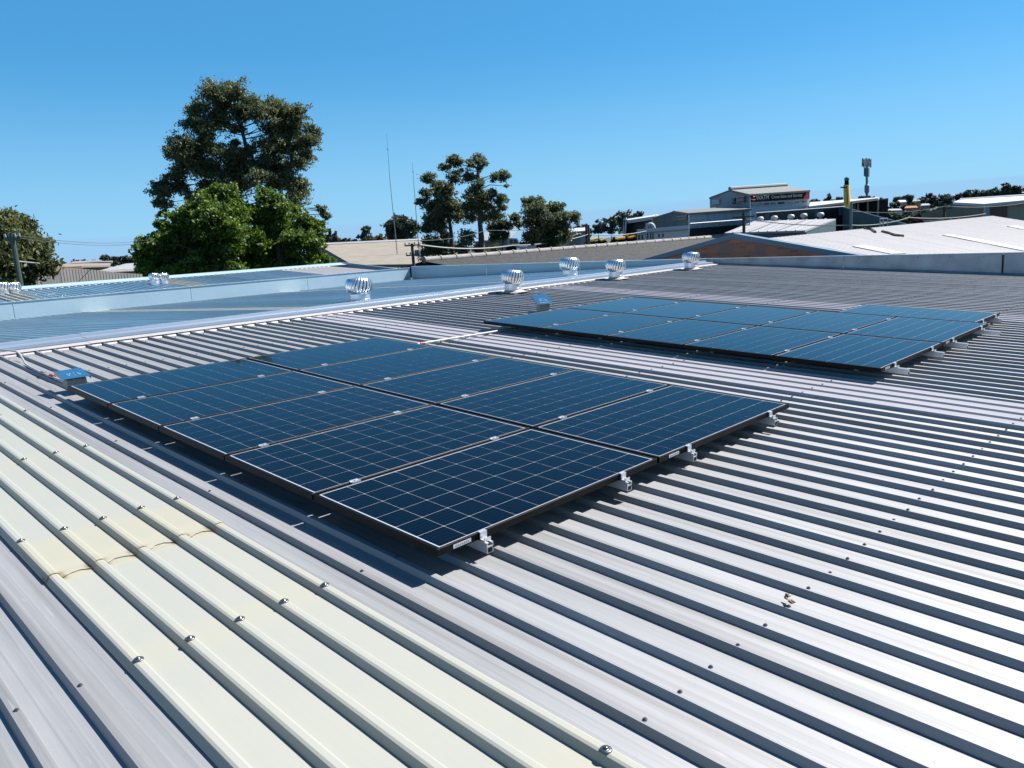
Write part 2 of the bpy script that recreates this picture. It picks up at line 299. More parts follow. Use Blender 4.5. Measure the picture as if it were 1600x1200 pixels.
for k_, f_, a_ in (('cladlight', 0.45, 0.14), ('cladgrey', 0.4, 0.14), ('cladteal', 0.4, 0.2), ('cladgreen', 0.5, 0.3), ('tan', 0.4, 0.18), ('cream', 0.5, 0.1), ('roofolive', 0.5, 0.14)): cladlines(M[k_], f_, a_)
def groundmat():
    m = mat('suburban_ground', (0.10, 0.095, 0.08), 0.95, col2=(0.055, 0.075, 0.035), vscale=0.02)
    return m

# ------------------------------------------------------------------ ground and hill
def hill(x, y):
    d = Vector((x - CW.x, y - CW.y)); r = d.length
    if r < 1: return 0.0
    az = math.degrees(math.atan2(d.x, d.y))           # 0 = +Y, positive towards +X
    s = 1 / (1 + math.exp(-(az + 22) / 5.0))          # rises towards the right of the view
    s *= 1 / (1 + math.exp((az - 60) / 10))
    k = min(1, max(0, (r - 150) / 450)); k = k * k * (3 - 2 * k)
    return 17 * s * k * (1 if r < 900 else max(0, 1 - (r - 900) / 900))
gm = MB(); radii = [0, 15, 30, 60, 100, 150, 200, 260, 330, 400, 480, 560, 650, 780, 950, 1200, 1600, 2200, 3200, 5000]; NA = 120
for r in radii:
    for a in range(NA):
        t = 2 * math.pi * a / NA; x = CW.x + r * math.sin(t); y = CW.y + r * math.cos(t); gm.v.append((x, y, hill(x, y)))
for i in range(len(radii) - 1):
    for a in range(NA):
        gm.f.append((i*NA+a, (i+1)*NA+a, (i+1)*NA+(a+1) % NA, i*NA+(a+1) % NA)); gm.mi.append(0)
tag(gm.build('ground', groundmat(), smooth=True), kind='structure')

# ------------------------------------------------------------------ main warehouse
RP = 0.1905; V0 = -0.01
def rib_v(k): return V0 + RP * k
UT, UB = -3.32, 10.6
WH = thing('warehouse', 'long low warehouse whose ribbed zinc roof fills the foreground under the solar panels', 'building', (0, 0, 0))
def profile(npan, first_full=True, rib_h=0.029, rb=0.026, rt=0.0155, lift=0.0):
    """cross-section (y,z) of a ribbed sheet; rib 0 at y=0, rib npan at y=npan*RP"""
    p = []
    def rib(c, left, right, up):
        if left: p.extend([(c - rb, up), (c - rt, rib_h + up)])
        p.append((c - 0.006, rib_h + 0.001 + up)) if left else p.append((c, rib_h + up))
        if right: p.extend([(c + 0.006, rib_h + 0.001 + up), (c + rt, rib_h + up), (c + rb, up)])
    rib(0, first_full, True, 0.0025 + lift)
    for k in range(npan):
        c = k * RP
        for s in (0.068, 0.1225):
            p.extend([(c + s - 0.007, lift), (c + s - 0.002, 0.0004 + lift), (c + s + 0.002, 0.0004 + lift), (c + s + 0.007, lift)])
        rib(c + RP, True, k < npan - 1, lift)
    p[-1] = (p[-1][0] + 0.006, p[-1][1])
    return p
def sheet_mesh(name, prof, u0, u1, m, nseg=1, edge=None):
    b = MB(); n = len(prof); us = [u0 + (u1 - u0) * i / nseg for i in range(nseg + 1)]
    for i, u in enumerate(us):
        for y, z in prof:
            uu = u
            if edge and i == nseg: uu = u + edge(y)
            b.v.append((uu, y, z))
    for i in range(nseg):
        for j in range(n - 1): b.f.append((i*n+j, (i+1)*n+j, (i+1)*n+j+1, i*n+j+1)); b.mi.append(0)
    return b.mesh(name, m)
prof4 = profile(4)
sh_z = sheet_mesh('roof_sheet', prof4, UT, UB, M['zinc']); sh_o = sheet_mesh('opal_roof_sheet', [(y, z * 0.5 + 0.016) for y, z in prof4], UT, UB, M['opal'])
# cream fibreglass strip: fatter ribs, laid over its neighbours, in two lapped lengths
def fprof(lift, fat=1.0):
    p = []
    for k in range(5):
        c = k * RP; w = 0.031 * fat; t = 0.019 * fat
        p.extend([(c - w, lift), (c - t, 0.027 + lift), (c - 0.010, 0.0315 + lift), (c + 0.010, 0.0315 + lift), (c + t, 0.027 + lift), (c + w, lift)])
        if k < 4: p.extend([(c + 0.075, lift + 0.001), (c + 0.115, lift + 0.001)])
    p[0] = (p[0][0] - 0.004, -0.001 + lift); return p
def ragged(y):
    k = y / RP - math.floor(y / RP + 0.5)
    return 0.009 * math.sin(y * 23) * (1 if abs(k) > 0.2 else 0.2) + (0.03 if abs(k) < 0.2 else 0)
sh_fl = sheet_mesh('fibreglass_sheet', fprof(0.005), 3.60, UB, M['fibre']); sh_fu = sheet_mesh('fibreglass_sheet', fprof(0.0105, 1.06), UT, 3.735, M['fibre'], 1, ragged)
SHEETS = {}
for m_ in range(-9, 23):
    k0 = -6 + 4 * m_; org = roofw(0, rib_v(k0), -0.15)
    if m_ == 0:
        s1 = link('fibreglass_sheet', sh_fu, WH, org, (0, AL, 0)); s1['label'] = 'cream translucent sheet, upper length with a yellowed lapped end'
        s2 = link('fibreglass_sheet', sh_fl, WH, org, (0, AL, 0)); s2['label'] = 'cream translucent sheet, lower length running to the bottom of the photo'
        SHEETS[m_] = s2
    else:
        op = m_ in (7, 14)
        s = link('opal_roof_sheet' if op else 'roof_sheet', sh_o if op else sh_z, WH, org, (0, AL, 0))
        if op: s['label'] = 'whiter opal ribbed sheet between grey ones'
        SHEETS[m_] = s
# screws
sb = MB(); sb.lathe([(0.0085, 0), (0.0085, 0.0015), (0.0045, 0.0016), (0.0045, 0.0055), (0.0, 0.0056)], 7); scr = sb.mesh('screw', M['screw'])
sb = MB(); sb.lathe([(0.0185, 0), (0.0185, 0.002), (0.0155, 0.004), (0.010, 0.0045), (0.0068, 0.0046), (0.0068, 0.010), (0.0, 0.0105)], 12); bscr = sb.mesh('dome_screw', M['screw'], True)
bulk = MB(); spots = []
for n_ in range(-5, 5):
    u = 4.755 + 1.511 * n_
    if u < UT + 0.2 or u > UB - 0.1: continue
    for k in range(-40, 87):
        v = rib_v(k); P_ = roofw(u, v, -0.118); m_ = (k + 6) // 4
        if k == -2: m_ = 0
        spots.append(((P_ - CW).length, u + random.uniform(-.006, .006), v + random.uniform(-.004, .004), k, m_))
spots.sort(); cnt = 0
for d, u, v, k, m_ in spots:
    big = -6 <= k <= -2; par = SHEETS.get(m_)
    if par is None: continue
    h = 0.0295 + (0.008 if big else 0.0022)
    if big and u < 3.7: h += 0.0055; par = s1
    if (cnt < 300) or big:
        link('dome_screw' if big else 'screw', bscr if big else scr, par, (u, v - rib_v(-6 + 4 * m_), h), (0, 0, random.random() * 6)); cnt += 1
    else:
        base = roofw(u, v, -0.15 + h); bulk.box((-.006, -.006, 0), (.006, .006, .006), 0, Matrix.Translation(base))
tag(wpart(bulk, 'roof_screws', M['screw'], WH), kind='stuff')
# ridge: near flange with turned-down tabs, roll and far wing
XR = -3.5; ZR = roofw(-3.42, 0, -0.15).z
YA, YB = -8.0, 16.45
def sweep(name, prof, y0, y1, m, parent, label=None, th=0.0):
    b = MB(); n = len(prof)
    for y in (y0, y1):
        for x, z in prof: b.v.append((x, y, z))
    for j in range(n - 1): b.f.append((j, n + j, n + j + 1, j + 1)); b.mi.append(0)
    o = wpart(b, name, m, parent); 
    if label: o['label'] = label
    return o
xf = roofw(-3.18, 0, 0).x
ys = [YA + (YB - YA) * i / 8 for i in range(9)]
for i in range(8):
    dz = 0.003 * (i % 2); y1 = ys[i+1] + 0.03
    sweep('ridge_flange', [(xf, ZR + 0.024 + dz), (xf - 0.008, ZR + 0.030 + dz), (-3.33, ZR + 0.045 + dz), (-3.335, ZR + 0.070 + dz)], ys[i], y1, M['capw'], WH)
    sweep('ridge_cap', [(-3.326, ZR + 0.052 + dz), (-3.334, ZR + 0.088 + dz), (-3.344, ZR + 0.092 + dz), (-3.52, ZR + 0.098 + dz), (-3.53, ZR + 0.128 + dz), (-3.545, ZR + 0.134 + dz), (-3.72, ZR + 0.130 + dz), (-3.735, ZR + 0.100 + dz), (-3.95, ZR + 0.085 + dz), (-4.25, ZR + 0.050 + dz), (-4.27, ZR + 0.020 + dz)], ys[i], y1, M['cap'], WH)
tb_ = MB(); w0 = RP - 0.062
tb_.add([(0, 0.034, 0.030), (0, RP - 0.034, 0.030), (0.022, RP - 0.030, 0.003), (0.022, 0.030, 0.003), (-0.01, 0.030, 0.038), (-0.01, RP - 0.030, 0.038)], ((0, 3, 2, 1), (4, 0, 1, 5)))
tabm = tb_.mesh('flange_tab', M['capw'])
for k in range(-12, 86):
    link('flange_tab', tabm, WH, roofw(-3.185, rib_v(k), -0.15), (0, AL, 0))
# far slope, falling gently to the valley
XV, ZV = -16.4, 6.00; BE = math.atan2(ZR - 0.0 - ZV, -3.9 - XV); LFS = (-3.9 - XV) / math.cos(BE)
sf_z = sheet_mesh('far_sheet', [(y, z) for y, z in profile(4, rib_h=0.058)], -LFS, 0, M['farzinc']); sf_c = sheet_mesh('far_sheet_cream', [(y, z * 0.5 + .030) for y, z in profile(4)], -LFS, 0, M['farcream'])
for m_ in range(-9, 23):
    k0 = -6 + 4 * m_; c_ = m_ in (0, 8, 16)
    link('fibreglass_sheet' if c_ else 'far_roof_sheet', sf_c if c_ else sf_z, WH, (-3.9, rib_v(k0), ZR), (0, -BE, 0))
# walls
b = MB(); b.box((XV + 0.02, YA - 0.1, 0.02), (XV + 0.18, YB, 5.9)); wpart(b, 'wall', M['cladlight'], WH)
b = MB(); b.box((10.3, YA - 0.1, 0.02), (10.45, YB, 5.35)); wpart(b, 'wall', M['cladgrey'], WH)
for yy in (YA - 0.12, YB - 0.16):
    b = MB(); b.prism([(XV + 0.19, yy, 0.02), (10.29, yy, 0.02), (10.29, yy, 5.32), (-3.5, yy, ZR - 0.04), (XV + 0.19, yy, 5.92)], (0, 0.11, 0)); wpart(b, 'wall', M['cladgrey'], WH)
# end wall parapet of galvanised panels (perpendicular to the ridge)
YP = 16.6
def ztop(x): return 6.525 if x < -16 else (6.525 - (x + 16.4) / 11.9 * 0.10 if x < -4.5 else (6.425 - (x + 4.5) * 0.0145))
xs = [-16.38, -12.2, -8.0, -3.6, 0.05, 3.30, 6.9, 10.6]
for i in range(len(xs) - 1):
    a, c = xs[i] + 0.006, xs[i+1] - 0.006; za = zb = None
    zlo = lambda x: (ZR - (XR - x) * math.tan(BE) if x < XR else roofw(x, 0, -0.15).z) - 0.03
    b = MB(); b.prism([(a, YP, zlo(a)), (c, YP, zlo(c)), (c, YP, ztop(c)), (a, YP, ztop(a))], (0, 0.02, 0))
    wpart(b, 'parapet_panel', M['flash'] if c < -3 else M['galv'], WH)
    b = MB(); b.prism([(a - 0.004, YP - 0.03, ztop(a) + 0.002), (c + 0.004, YP - 0.03, ztop(c) + 0.002), (c + 0.004, YP - 0.03, ztop(c) + 0.022), (a - 0.004, YP - 0.03, ztop(a) + 0.022)], (0, 0.13, 0)); wpart(b, 'parapet_capping', M['flash'] if c < -3 else M['galv'], WH)
b = MB(); b.prism([(-3.3, YP - 0.10, roofw(-3.3, 0, -0.112).z), (10.5, YP - 0.10, roofw(10.5, 0, -0.112).z), (10.5, YP - 0.005, roofw(10.5, 0, -0.112).z + 0.02), (-3.3, YP - 0.005, roofw(-3.3, 0, -0.112).z + 0.02)], (0, 0, 0.006)); wpart(b, 'wall_flashing', M['galv'], WH)
b = MB(); b.tube([(3.30, YP - 0.02, 6.30), (3.30, YP - 0.02, 5.87)], 0.014, 8); wpart(b, 'joint_strip', M['black'], WH)
for i in range(3, len(xs) - 1):
    a, c = xs[i] + 0.03, xs[i+1] - 0.03
    b = MB(); b.prism([(a, YP - 0.004, ztop(a) - 0.115), (c, YP - 0.004, ztop(c) - 0.115), (c, YP - 0.004, ztop(c) - 0.107), (a, YP - 0.004, ztop(a) - 0.107)], (0, 0.0036, 0)); wpart(b, 'folded_seam', M['galv'], WH)
    for q in range(5): x = a + (c - a) * (q + 0.5) / 5; b = MB(); b.box((x - .012, YP - 0.008, ztop(x) - 0.06), (x + .012, YP - 0.001, ztop(x) - 0.036)); wpart(b, 'rivet', M['screw'], WH)
# valley parapet, parallel with the ridge
yj = [-8.0, -5.5, -1.1, 3.29, 8.05, 12.1, 16.55]
for i in range(len(yj) - 1):
    b = MB(); b.box((XV - 0.05, yj[i] + 0.006, 5.90), (XV, yj[i+1] - 0.006, 6.495)); wpart(b, 'parapet_panel', M['flash'], WH)
b = MB(); b.box((XV - 0.14, -8.0, 6.497), (XV + 0.018, 16.57, 6.513)); wpart(b, 'parapet_capping', M['flash'], WH)
b = MB(); b.box((XV + 0.003, -8.0, 5.955), (XV + 0.10, 16.55, 6.02)); wpart(b, 'valley_gutter', M['galv'], WH)

# ------------------------------------------------------------------ solar panels
PW, PL, GAP, FT = 0.992, 1.65, 0.02, 0.035
fm = MB(); lip = 0.0130; lis = 0.0225
def bev_bar(mb, a, b_, axis):
    mb.box(a, b_)
for lo, hi in (((0, 0, -FT), (PW, lis, 0)), ((0, PL - lis, -FT), (PW, PL, 0)), ((0, lis, -FT), (lip, PL - lis, 0)), ((PW - lip, lis, -FT), (PW, PL - lis, 0))): fm.box(lo, hi)
def bevel_mesh(me, w, seg=1):
    bm = bmesh.new(); bm.from_mesh(me); bmesh.ops.bevel(bm, geom=[e for e in bm.edges if len(e.link_faces) == 2 and e.calc_face_angle(0) > 0.6], offset=w, segments=seg, affect='EDGES', profile=0.5); bm.to_mesh(me); bm.free(); return me
fme = bevel_mesh(fm.mesh('panel_frame', M['frame']), 0.0012)
bmx = MB(); bmx.box((lip + .0003, lis + .0003, -0.008), (PW - lip - .0003, PL - lis - .0003, -0.0022)); bme = bmx.mesh('backsheet', M['back'])
cm = MB(); cs = 0.156; ch = 0.003
cm.add([(ch, 0, 0), (cs-ch, 0, 0), (cs, ch, 0), (cs, cs-ch, 0), (cs-ch, cs, 0), (ch, cs, 0), (0, cs-ch, 0), (0, ch, 0)] + [(ch, 0, -.0004), (cs-ch, 0, -.0004), (cs, ch, -.0004), (cs, cs-ch, -.0004), (cs-ch, cs, -.0004), (ch, cs, -.0004), (0, cs-ch, -.0004), (0, ch, -.0004)],
       [tuple(range(8))] + [(i, 8+i, 8+(i+1) % 8, (i+1) % 8) for i in range(8)])
cme = cm.mesh('cell', M['cell'])
jb = MB(); jb.box((0.44, 1.50, -0.035), (0.55, 1.60, -0.012)); jbm = jb.mesh('junction_box', M['black'])
def make_panel(u, v, label, group, rotz=0.0, sticker=False):
    p = thing('solar_panel', label, 'solar panel', roofw(u, v, 0), (0, AL, 0), group)
    if rotz: p.rotation_euler = (Matrix.Rotation(AL, 4, 'Y') @ Matrix.Rotation(rotz, 4, 'Z')).to_euler()
    link('frame', fme, p); link('backsheet', bme, p); link('junction_box', jbm, p)
    mu = (PW - 6 * cs - 5 * 0.0028) / 2; mv = (PL - 10 * cs - 9 * 0.0028) / 2
    for i in range(6):
        for j in range(10): link('cell', cme, p, (mu + i * (cs + 0.0028), mv + j * (cs + 0.0028), -0.0016))
    if sticker:
        s = MB(); s.box((0, 0, 0), (0.0012, 0.105, 0.018)); st = s.build('label_plate', M['white'], p); st.location = (PW + 0.0005, sticker, -0.027)
        g = MB()
        for q in range(7): g.box((0.0012, 0.012 + q * 0.0125, 0.005), (0.0017, 0.019 + q * 0.0125, 0.012))
        g.build('printed_marks', M['fascia'], st)
    return p
ROWN = ['first from the ridge end', 'second from the ridge end', 'third from the ridge end', 'fourth from the ridge end', 'last from the ridge end']
for i in range(5):
    for j in range(2):
        make_panel(i * (PW + GAP), j * (PL + GAP), 'dark blue panel of the near array, ' + ('near row, ' if j == 0 else 'far row, ') + ROWN[i], 'solar panels of the near array', 0, (0.09 if j == 0 else 0.10) if i == 4 else False)
FU, FV = 0.05, 4.97
for i in range(5):
    for j in range(2):
        make_panel(FU + i * (PW + GAP), FV + j * (PL + GAP), 'sky-blue panel of the far array, ' + ('near row, ' if j == 0 else 'far row, ') + ROWN[i], 'solar panels of the far array', 0, (0.09 if j == 0 else 0.10) if i == 4 else False)
make_panel(FU + 4.92, FV + 3.34, 'single solar panel laid crosswise behind the far array at its lower right end', 'solar panels of the far array', math.pi / 2)

# rails with feet, mid clamps and end clamps
def rail_profile(mb, u0, u1, w=0.040, h0=-0.086, h1=-0.0365):
    t = 0.004
    pts = [(-w/2, h0), (w/2, h0), (w/2, h0 + .018), (w/2 - .004, h0 + .020), (w/2 - .004, h0 + .028), (w/2, h0 + .030), (w/2, h1), (w/2 - .013, h1), (w/2 - .013, h1 - t), (w/2 - t, h1 - t), (w/2 - t, h1 - .016), (-w/2 + t, h1 - .016), (-w/2 + t, h1 - t), (-w/2 + .013, h1 - t), (-w/2 + .013, h1), (-w/2, h1)]
    mb.prism([(u0, y, z) for y, z in pts], (u1 - u0, 0, 0))
    # black plate painting the shade inside the hollow lower end of the extrusion
def end_shade_plate(mb, u1, h0=-0.086):
    mb.box((u1 + .0003, -0.014, h0 + .004), (u1 + .0012, 0.014, h0 + .026))
mc = MB(); mc.box((-0.017, -0.027, 0.0005), (0.017, 0.027, 0.0045)); mc.box((-0.017, -0.027, 0.0045), (-0.012, 0.027, 0.009)); mc.box((0.012, -0.027, 0.0045), (0.017, 0.027, 0.009)); mc.box((-0.007, -0.02, -0.036), (0.007, 0.02, 0.0003)); mc.lathe([(0.006, 0.0046), (0.006, 0.011), (0, 0.0112)], 6)
mcm = mc.mesh('mid_clamp', M['alu'])
ec = MB(); ec.box((-0.010, -0.02, 0.0005), (0.014, 0.02, 0.005)); ec.box((0.009, -0.02, -0.034), (0.014, 0.02, 0.0003)); ec.box((0.0143, -0.02, -0.036), (0.040, 0.02, -0.028)); ec.lathe([(0.007, -0.0279), (0.007, -0.020), (0, -0.0195)], 6, c=(0.026, 0, 0)); ec.box((0.036, -0.02, -0.0278), (0.040, 0.02, -0.018))
ecm = ec.mesh('end_clamp', M['alu'])
ft = MB(); ft.box((-0.02, 0.0205, -0.119), (0.02, 0.0265, -0.045)); ft.box((-0.02, 0.0205, -0.1205), (0.02, 0.06, -0.1145)); ft.lathe([(0.007, -0.1144), (0.007, -0.108), (0, -0.1078)], 6, c=(0, 0.045, 0))
ftm = ft.mesh('rail_foot', M['alu'])
def rail(u0, u1, v, gaps, ends, label, group, feet):
    t = thing('mounting_rail', label, 'rail', roofw(0, v, 0), (0, AL, 0), group)
    b = MB(); rail_profile(b, u0, u1); b.build('rail_bar', M['alu'], t)
    b = MB(); end_shade_plate(b, u1); b.build('rail_end_shade_plate', M['black'], t)
    for g in gaps: link('mid_clamp', mcm, t, (g, 0, 0))
    link('end_clamp', ecm, t, (ends[1] + 0.001, 0, 0)); link('end_clamp', ecm, t, (ends[0] - 0.001, 0, 0), (0, 0, math.pi))
    for f in feet: link('rail_foot', ftm, t, (f, 0, 0))
GP = [i * (PW + GAP) - GAP / 2 for i in range(1, 5)]; UE = 5 * (PW + GAP) - GAP
RL = ['nearest the cream sheets', 'second from the cream sheets', 'third from the cream sheets', 'farthest from the cream sheets']
for q, v in enumerate((0.26, 1.31, 1.97, 3.01)):
    rail(-0.06, UE + 0.055, v, GP, (0, UE), 'aluminium rail under the near solar array, ' + RL[q], 'rails under the near array', (0.22, 1.733, 3.244, 4.755))
RL2 = ['closest to the near array', 'second from the near array', 'third from the near array', 'farthest from the near array']
for q, v in enumerate((0.30, 1.31, 1.97, 3.01)):
    rail(FU - 0.08, FU + UE + (0.13, 0.12, 0.15, 0.20)[q], FV + v, [FU + g for g in GP], (FU, FU + UE), 'aluminium rail under the far solar array, ' + RL2[q], 'rails under the far array', (0.22, 1.733, 3.244, 4.755))
for v, lb in ((FV + 3.55, 'nearer'), (FV + 4.10, 'farther')):
    rail(FU + 3.18, FU + 5.0, v, [], (FU + 3.27, FU + 4.92), 'aluminium rail under the crosswise panel behind the far array, the %s of its two' % lb, 'rails under the crosswise panel', (3.6, 4.755))

# isolator boxes, blue lids
def isolator(u, v, label, yaw, tilt, sc=1.0, bh=0.085):
    t = thing('isolator_box', label, 'electrical box', roofw(u, v, -0.085 if v < 3 else -0.11), (0, AL, yaw))
    b = MB(); b.box((-0.07, -0.085, 0.0), (0.07, 0.085, bh)); o = b.build('enclosure', M['greybox'], t); bevel_mesh(o.data, 0.006, 2)
    b = MB()
    for i in range(7): b.box((0.0703, -0.07 + i * 0.022, 0.01), (0.0735, -0.06 + i * 0.022, bh - 0.01))
    b.build('cooling_rib', M['greybox'], o)
    b = MB(); b.box((-0.075, 0.01, 0.0), (-0.02, -0.12, 0.06)); 
    b = MB(); L = Matrix.Translation((-0.03, 0, bh + 0.03)) @ Matrix.Rotation(math.radians(tilt), 4, 'Y')
    b.box((-0.145 * sc, -0.115 * sc, 0), (0.135 * sc, 0.115 * sc, 0.004), 0, L); b.box((-0.145 * sc, -0.115 * sc, -0.022), (0.135 * sc, -0.112 * sc, -0.0002), 0, L); b.box((-0.145 * sc, 0.112 * sc, -0.022), (0.135 * sc, 0.115 * sc, -0.0002), 0, L)
    o = b.build('lid', M['bluelid'], t)
    b = MB(); rr = random.Random(3)
    for q in range(9): x = 0.0 + rr.uniform(-.05, .06); y = rr.uniform(-.05, .06); b.box((x, y, 0.0042), (x + rr.uniform(.006, .03), y + rr.uniform(.004, .012), 0.0047), 0, L)
    b.build('pale_scuffs', M['cladlight'], o)
    b = MB()
    for x, y in ((-0.05, -0.06), (-0.05, 0.06), (0.05, -0.06), (0.05, 0.06)): b.tube([(x, y, bh - 0.005), (x, y, bh + 0.027 - x * math.tan(math.radians(tilt)))], 0.006, 6)
    b.build('lid_post', M['greybox'], t)
    return t
isolator(-0.36, 0.16, 'grey isolator box with flat blue lid at the upper corner of the near array', 0.0, 8)
isolator(-0.52, 6.76, 'grey isolator box with tilted blue lid behind the far array, below a vent', -0.45, 22, 1.1, 0.15)
def conduit(name, pts, r, label, extra=None):
    t = thing(name, label, 'conduit', pts[0])
    b = MB(); 
    # smooth the path (Catmull-Rom)
    P_ = [Vector(p) for p in pts]; out = []
    for i in range(len(P_) - 1):
        p0, p1, p2, p3 = P_[max(i-1, 0)], P_[i], P_[i+1], P_[min(i+2, len(P_)-1)]
        for s in range(6):
            q = s / 6; out.append(0.5 * ((2*p1) + (p2-p0)*q + (2*p0-5*p1+4*p2-p3)*q*q + (3*p1-p0-3*p2+p3)*q**3))
    out.append(P_[-1]); b.tube(out, r, 8); wpart(b, 'pipe', M['pvc'], t, True)
    if extra: extra(t)
    return t
def ex1(t):
    b = MB(); p = roofw(-1.25, 0.19, -0.10); q = roofw(-1.12, 0.19, -0.10); b.tube([p, q], 0.017, 8); wpart(b, 'red_tape', M['red'], t)
    b = MB(); p = roofw(-1.50, 0.18, -0.10); q = roofw(-1.40, 0.18, -0.10); b.tube([p, q], 0.019, 8); wpart(b, 'coupling', M['greybox'], t)
conduit('conduit', [roofw(-3.45, 0.02, -0.02), roofw(-3.1, 0.20, -0.045), roofw(-2.9, 0.29, -0.06), roofw(-2.6, 0.27, -0.10), roofw(-2.15, 0.20, -0.105), roofw(-1.66, 0.18, -0.105), roofw(-1.24, 0.18, -0.105), roofw(-0.89, 0.19, -0.105), roofw(-0.5, 0.2, -0.09)], 0.0105, 'white bent conduit from the ridge down to the isolator box by the near array', ex1)
def ex2(t):
    b = MB(); p = roofw(0.33, 3.68, -0.096); q = roofw(0.335, 3.74, -0.096); b.tube([p, q], 0.0155, 10); wpart(b, 'red_tape', M['red'], t)
    for v in (4.0, 4.4, 4.75):
        b = MB(); b.box((-0.012, -0.022, 0), (0.012, 0.022, 0.024), 0, Matrix.Translation(roofw(0.35, v, -0.12)) @ Matrix.Rotation(AL, 4, 'Y')); wpart(b, 'saddle', M['greybox'], t)
conduit('conduit', [roofw(0.30, 3.25, -0.096), roofw(0.32, 3.6, -0.096), roofw(0.34, 4.1, -0.096), roofw(0.37, 4.8, -0.096), roofw(0.38, 5.3, -0.096)], 0.0125, 'straight white conduit with red tape crossing between the two solar arrays', ex2)
# dry leaf curled on a rib
b = MB()
for q in range(5):
    a = q * 1.3; c = Vector((0.012 * math.cos(a * 2), 0.016 * math.sin(a * 1.7), 0.006 + 0.005 * q)); d = Vector((math.cos(a), math.sin(a), 0.35 * math.sin(a * 3))) * 0.017; n_ = Vector((-d.y, d.x, 0.012)) * 0.55
    top = c + Vector((0, 0, 0.006)); b.add([c - d, c - n_, c + d, c + n_, top], ((0, 1, 4), (1, 2, 4), (2, 3, 4), (3, 0, 4)))
lf = b.build('dry_leaf', M['leafdry']); lf.location = roofw(6.255, 0.775, -0.118); lf.rotation_euler = (0, AL, 0.4)
tag(lf, 'crumpled brown dry leaf lying on a roof rib at the lower right', 'leaf')

# ------------------------------------------------------------------ turbine roof vents
def ventilator(loc, R_, label, group, base=True, nb=22, rotx=0.0, throat=0.17):
    t = thing('roof_ventilator', label, 'roof vent', loc, (0, 0, random.random()), group)
    k = R_ / 0.215; hz = throat * k
    b = MB(); b.lathe([(0.158*k, -0.12), (0.158*k, hz*0.42), (0.164*k, hz*0.45), (0.164*k, hz*0.50), (0.158*k, hz*0.52), (0.158*k, hz), (0.170*k, hz + .012)], 28); o = b.build('throat', M['throat'], t); smooth_by_angle(o, 40)
    if base:
        b = MB(); rr = random.Random(int(loc[1] * 10)); n = 24
        pr_ = [(0.160*k, 0.055, 0), (0.185*k, 0.02, 0), (0.27*k, 0.0, 0.03)]
        vs = []
        for r, z, j in pr_:
            for q in range(n): a = 2*math.pi*q/n; r_ = r + j * rr.uniform(-1, 1); vs.append((r_*math.cos(a), r_*math.sin(a), z + (0.012 if z == 0 else 0)))
        b.add(vs, [(i*n+q, i*n+(q+1) % n, (i+1)*n+(q+1) % n, (i+1)*n+q) for i in range(2) for q in range(n)]); b.build('base_flashing', M['lead'], t)
    head = MB(); head.lathe([(0.0, hz+.262*k), (0.05*k, hz+.260*k), (0.085*k, hz+.250*k), (0.125*k, hz+.232*k), (0.128*k, hz+.225*k)], 24); head.lathe([(0.172*k, hz+.012), (0.178*k, hz+.02), (0.172*k, hz+.035)], 24)
    head.lathe([(0.0, hz+.02), (0.155*k, hz+.022)], 24); head.lathe([(0.138*k, hz+.02), (0.150*k, hz+.12*k), (0.118*k, hz+.232*k)], 20, 1)
    ho = head.build('turbine_head', [M['polish'], M['black']], t); smooth_by_angle(ho, 50)
    # one curved vane, shared by all
    vb = MB(); S = 7; span = 2*math.pi/nb; vs = []
    for i in range(S):
        s = i/(S-1); ph = math.radians(-52 + 112*s); rr_ = R_*(0.80 + 0.20*math.cos(ph)) if abs(ph) > 0 else R_; rr_ = R_*max(0.60, math.cos(ph*0.86)**0.55); z = hz + .132*k + .115*k*math.sin(ph)/0.88
        for w, dr in ((-0.10*span, 0.0), (0.35*span, 0.006*k), (0.75*span, -0.010*k), (0.98*span, -0.034*k)):
            a = w + 0.30*s; vs.append(((rr_+dr)*math.cos(a), (rr_+dr)*math.sin(a), z))
    vb.add(vs, [(i*4+j, i*4+j+1, (i+1)*4+j+1, (i+1)*4+j) for i in range(S-1) for j in range(3)]); vm = vb.mesh('vane', M['polish'], True)
    for q in range(nb): link('vane', vm, ho, (0, 0, 0), (0, 0, 2*math.pi*q/nb))
    return t
for px, py, lab in ((802, 460, 'silver turbine vent at the ridge behind the tilted blue lid, nearest of the ridge row'), (963, 440, 'silver turbine vent in the middle of the row along the ridge'), (1080, 421, 'silver turbine vent at the far end of the ridge by the brick gable')):
    r = ray(px, py); x = roofw(-2.93, 0, -0.12).x; p = CW + r * ((x - CW.x) / r.x); p.z = roofw(-2.93, 0, -0.118).z
    ventilator(p, 0.215, lab, 'turbine vents along the ridge')
for px, py, lab in ((561.5, 452, 'silver turbine vent standing alone beyond the ridge, left of the others'), (890, 417, 'silver turbine vent beyond the ridge in front of the grey corrugated roof')):
    p = at_x(px, py, -5.1); zt = at_x(px, py - (19 if px < 700 else 15), -5.1).z
    dist = math.hypot(p.x - CW.x, p.y - CW.y); k = (41 if px < 700 else 32) / FPX * dist / 2
    ventilator((p.x, p.y, zt - (0.17 + 0.262) * k / 0.215), k, lab, 'turbine vents beyond the ridge', base=True)

